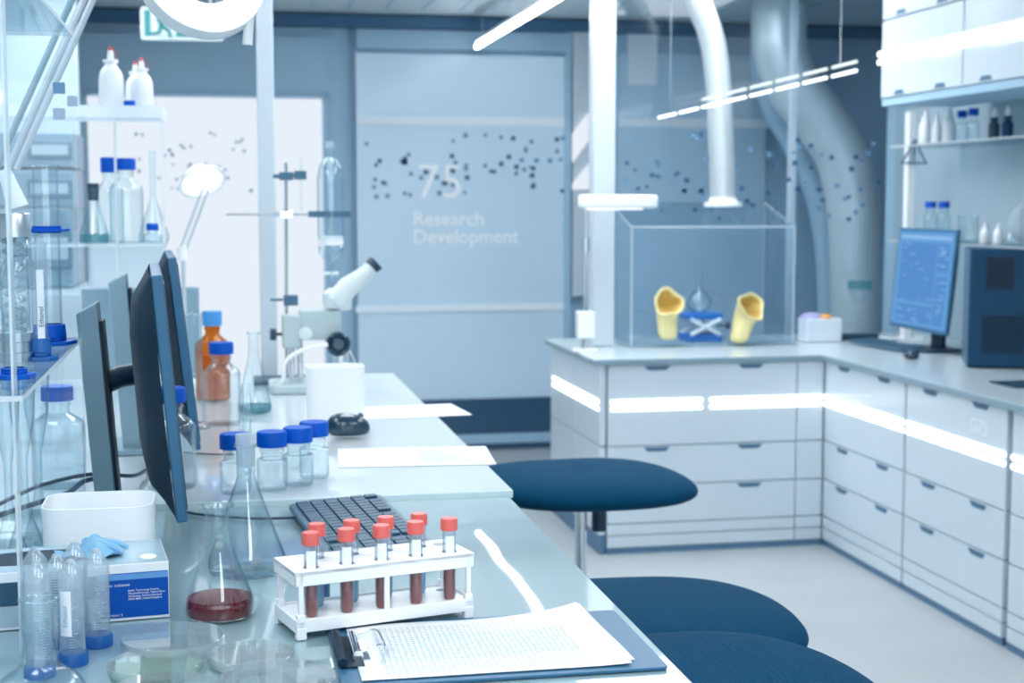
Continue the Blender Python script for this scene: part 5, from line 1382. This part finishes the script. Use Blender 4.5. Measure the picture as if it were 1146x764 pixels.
# ---- magnifier lamp at the top left
YL = 2.45
hc = at(222, -26, Y=YL)
t = thing('magnifier_lamp', 'big white ring magnifier lamp at the top of the picture', 'lamp', tuple(hc))
Tn = Matrix.Rotation(0.30, 4, 'Z') @ Matrix.Rotation(0.2, 4, 'Y') @ Matrix.Rotation(PI/2-0.30, 4, 'X')       # lens axis leans to the camera
MB().lathe([(0.055,-0.006),(0.060,-0.014),(0.098,-0.016),(0.106,0.0),(0.103,0.024),(0.058,0.03),(0.055,0.022),(0.055,-0.006)], n=56, T=Tn).build('ring_housing', 'white', t)
MB().lathe([(0.059,0.0305),(0.102,0.0265),(0.102,0.0295),(0.059,0.0325)], n=56, T=Tn).build('ring_light', 'led_soft', t)
MB().lathe([(0,0.020),(0.03,0.019),(0.055,0.014),(0.055,0.008),(0,0.002)], n=44, T=Tn).build('lens', 'glass', t)
h0 = at(280, -30, Y=YL)-hc; h1 = at(279, 15, Y=YL)-hc; h2 = at(277, 50, Y=YL)-hc
MB().tube([h0, h1], 0.010, 14).tube([h1, h2], 0.0085, 14).build('handle', 'white', t)
MB().tube([Vector((0.06,0,0.02)), h0], 0.009, 12).build('joint', 'white', t)
p0_, p1_ = at(103,-30,Y=2.62)-hc, at(4,190,Y=2.62)-hc
MB().tube([p0_, at(150,-60,Y=2.5)-hc, Vector((-0.08,0.0,0.06))], 0.009, 12).build('upper_arm', 'post', t)
for s, m in ((-0.013,'stand'), (0.006,'post'), (0.02,'post')):
    MB().tube([p0_+Vector((s,0,0)), p1_+Vector((s,0,0))], 0.0055 if m == 'stand' else 0.006, 8).build('arm_bar', m, t)
p2_ = at(14, 222, Y=2.62)-hc
MB().tube([p1_, at(10,205,Y=2.62)-hc, at(20,232,Y=2.62)-hc], [0.012,0.013,0.018], 14).build('elbow', 'white', t)
pb_ = at(12, 230, Y=2.62)-hc
MB().tube([pb_, Vector((pb_.x-0.10, pb_.y, ZF+0.03-hc.z))], 0.009, 12).build('pole', 'post', t)
MB().cyl(pb_.x-0.10, pb_.y, ZF+0.001-hc.z, ZF+0.032-hc.z, 0.055, 28).build('base', 'white', t)

# ---- exit sign
ye_ = 6.9; a = at(157, 8, Y=ye_); c = at(250, 47, Y=ye_)
t = thing('exit_sign', 'green emergency exit sign with running figure hanging under the ceiling', 'sign', ((a.x+c.x)/2, ye_, (a.z+c.z)/2)); w = (c.x-a.x)/2; h = (a.z-c.z)/2
MB().prism(rrect(-w,-h,w,h,0.012), 0, 0.03, T=Matrix.Rotation(PI/2,4,'X')).build('frame', 'sign_white', t, bevel=0.003)
MB().box(-w+0.016,-0.032,-h+0.016,w-0.016,-0.029,h-0.016).build('green_panel', 'green', t)
mb = MB().box(-w+0.045,-0.034,-h+0.018,-w+0.155,-0.0315,h-0.02)
mb.build('door_symbol', 'sign_white', t)
mb = MB(); y = -0.036
def limb(p, q_, r): mb.tube([(-w+0.10+p[0]*1.0, y, p[1]), (-w+0.10+q_[0], y, q_[1])], r, 8)
limb((0.0,0.035),(-0.012,-0.01),0.012); limb((-0.012,-0.01),(0.022,-0.03),0.008); limb((0.022,-0.03),(0.03,-0.06),0.007)
limb((-0.012,-0.01),(-0.02,-0.042),0.008); limb((-0.02,-0.042),(-0.055,-0.045),0.007); limb((0,0.03),(0.03,0.012),0.006); limb((0,0.03),(-0.03,0.012),0.006)
mb.lathe([(0,-0.014),(0.01,-0.01),(0.014,0),(0.01,0.01),(0,0.014)], (-w+0.108, y, 0.055), 12)
mb.build('running_figure', 'green', t)
for s in (-0.7,0.7): MB().cyl(s*w,-0.015,h,ZC-t.location.z-0.002,0.003,8).build('suspension_rod', 'steel', t)
# round smoke-detector-like glare is left out; second small fitting
# ---- instruments and cupboards at the far left
YO = 6.2
def rect_at(x0, y0, x1, y1, Y): a = at(x0,y0,Y=Y); b = at(x1,y1,Y=Y); return a.x, b.z, b.x, a.z
for k, (y0, y1, w) in enumerate(((146,188,'topmost'), (189,232,'middle'), (233,322,'lowest'))):
    x0_, z0_, x1_, z1_ = rect_at(-60, y0, 82, y1, YO)
    t = thing('drying_oven', 'blue-grey instrument seen through the acrylic shelf, %s of the stack' % w, 'oven', ((x0_+x1_)/2, YO, z0_+0.001), group='stacked blue-grey ovens'); hw = (x1_-x0_)/2; hh = z1_-z0_-0.003
    MB().box(-hw,0,0,hw,0.5,hh).build('case', 'oven', t, bevel=0.008)
    c_ = at(56, (y0+y1)/2, Y=YO).x-t.location.x
    MB().box(c_-0.085,-0.008,hh*0.25,c_+0.085,0.002,hh*0.75).build('window_frame', 'oven_win', t, bevel=0.006)
    MB().box(c_-0.07,-0.010,hh*0.36,c_+0.07,-0.007,hh*0.64).build('window', 'cap_lblue' if False else 'splash', t)
    if k == 2: zbase = z0_
x0_, _, x1_, _ = rect_at(-60, 0, 96, 10, YO)
t = thing('storage_cupboard', 'white low cupboard with a light line under the blue-grey ovens', 'cabinet', ((x0_+x1_)/2, YO-0.03, 0)); hw = (x1_-x0_)/2
MB().box(-hw,0,0.06,hw,0.56,zbase-0.002).build('body', 'lacquer', t)
MB().box(-hw,0.03,0,hw,0.5,0.06).build('plinth', 'plinth', t)
for s in (0, 1): MB().box(-hw+0.01+s*hw,-0.012,0.08,s*hw-0.006,0,zbase-0.02).build('door', 'lacquer', t, bevel=0.002)
zl_ = at(30, 462, Y=YO).z
t = thing('wall_lamp', 'bright horizontal light strip on the pale wall at the left', 'lamp', (-1.2, YO+0.66, at(30,108,Y=YO+0.6).z))
MB().box(-0.6,0,-0.02,0.28,0.03,0.02).build('diffuser', 'led', t, bevel=0.004); MB().box(-0.62,0.03,-0.03,0.30,0.05,0.03).build('housing', 'white', t)
x0_, z0_, x1_, z1_ = rect_at(-60, 52, 97, 430, YO+0.72)
struct('wall_nook', MB().box(XL, YO+0.72, 0, x1_, YO+0.76, ZC), 'wall_left')
# low white light line seen under the shelf
t = thing('low_cupboard', 'long white low cupboard with a light line left of the desk', 'cabinet', (-1.55, 5.2, 0))
MB().box(-0.5,0,0,0.62,0.45,0.84).build('body', 'lacquer', t, bevel=0.004)
for s in (0,1): MB().box(-0.49+0.56*s,-0.012,0.05,0.05+0.56*s,0,0.8).build('door', 'lacquer', t, bevel=0.002)
zl_ = at(30, 462, Y=5.18).z
MB().box(-0.5,-0.03,zl_-0.012,0.62,-0.013,zl_+0.012).build('light_strip', 'led', t, bevel=0.003)

# ================================================================ CAMERA, WORLD, RENDER
cam = bpy.data.cameras.new('camera'); co = bpy.data.objects.new('camera', cam); C.objects.link(co)
cam.sensor_width = 36; cam.lens = 36*F/1146
co.location = (0, 0, H); co.rotation_euler = (PI/2-PIT, 0, -YAW)
cam.clip_start = 0.05
cam.dof.use_dof = True; cam.dof.focus_distance = 1.9; cam.dof.aperture_fstop = 7.0
bpy.context.scene.camera = co
w = bpy.data.worlds.new('World'); bpy.context.scene.world = w; w.use_nodes = True
bg = w.node_tree.nodes['Background']; bg.inputs[0].default_value = (0.88, 0.95, 1.0, 1); bg.inputs[1].default_value = 1.8
sc = bpy.context.scene
sc.view_settings.view_transform = 'Standard'; sc.view_settings.look = 'None'; sc.view_settings.gamma = 1; sc.view_settings.use_curve_mapping = False
sc.view_settings.exposure = 0.34
sc.render.engine = 'CYCLES'
sc.cycles.max_bounces = 12; sc.cycles.transparent_max_bounces = 64; sc.cycles.diffuse_bounces = 6; sc.cycles.glossy_bounces = 6
sc.cycles.use_denoising = True; sc.cycles.denoiser = 'OPENIMAGEDENOISE'
sc.cycles.caustics_reflective = False; sc.cycles.caustics_refractive = False
sc.cycles.sample_clamp_indirect = 8
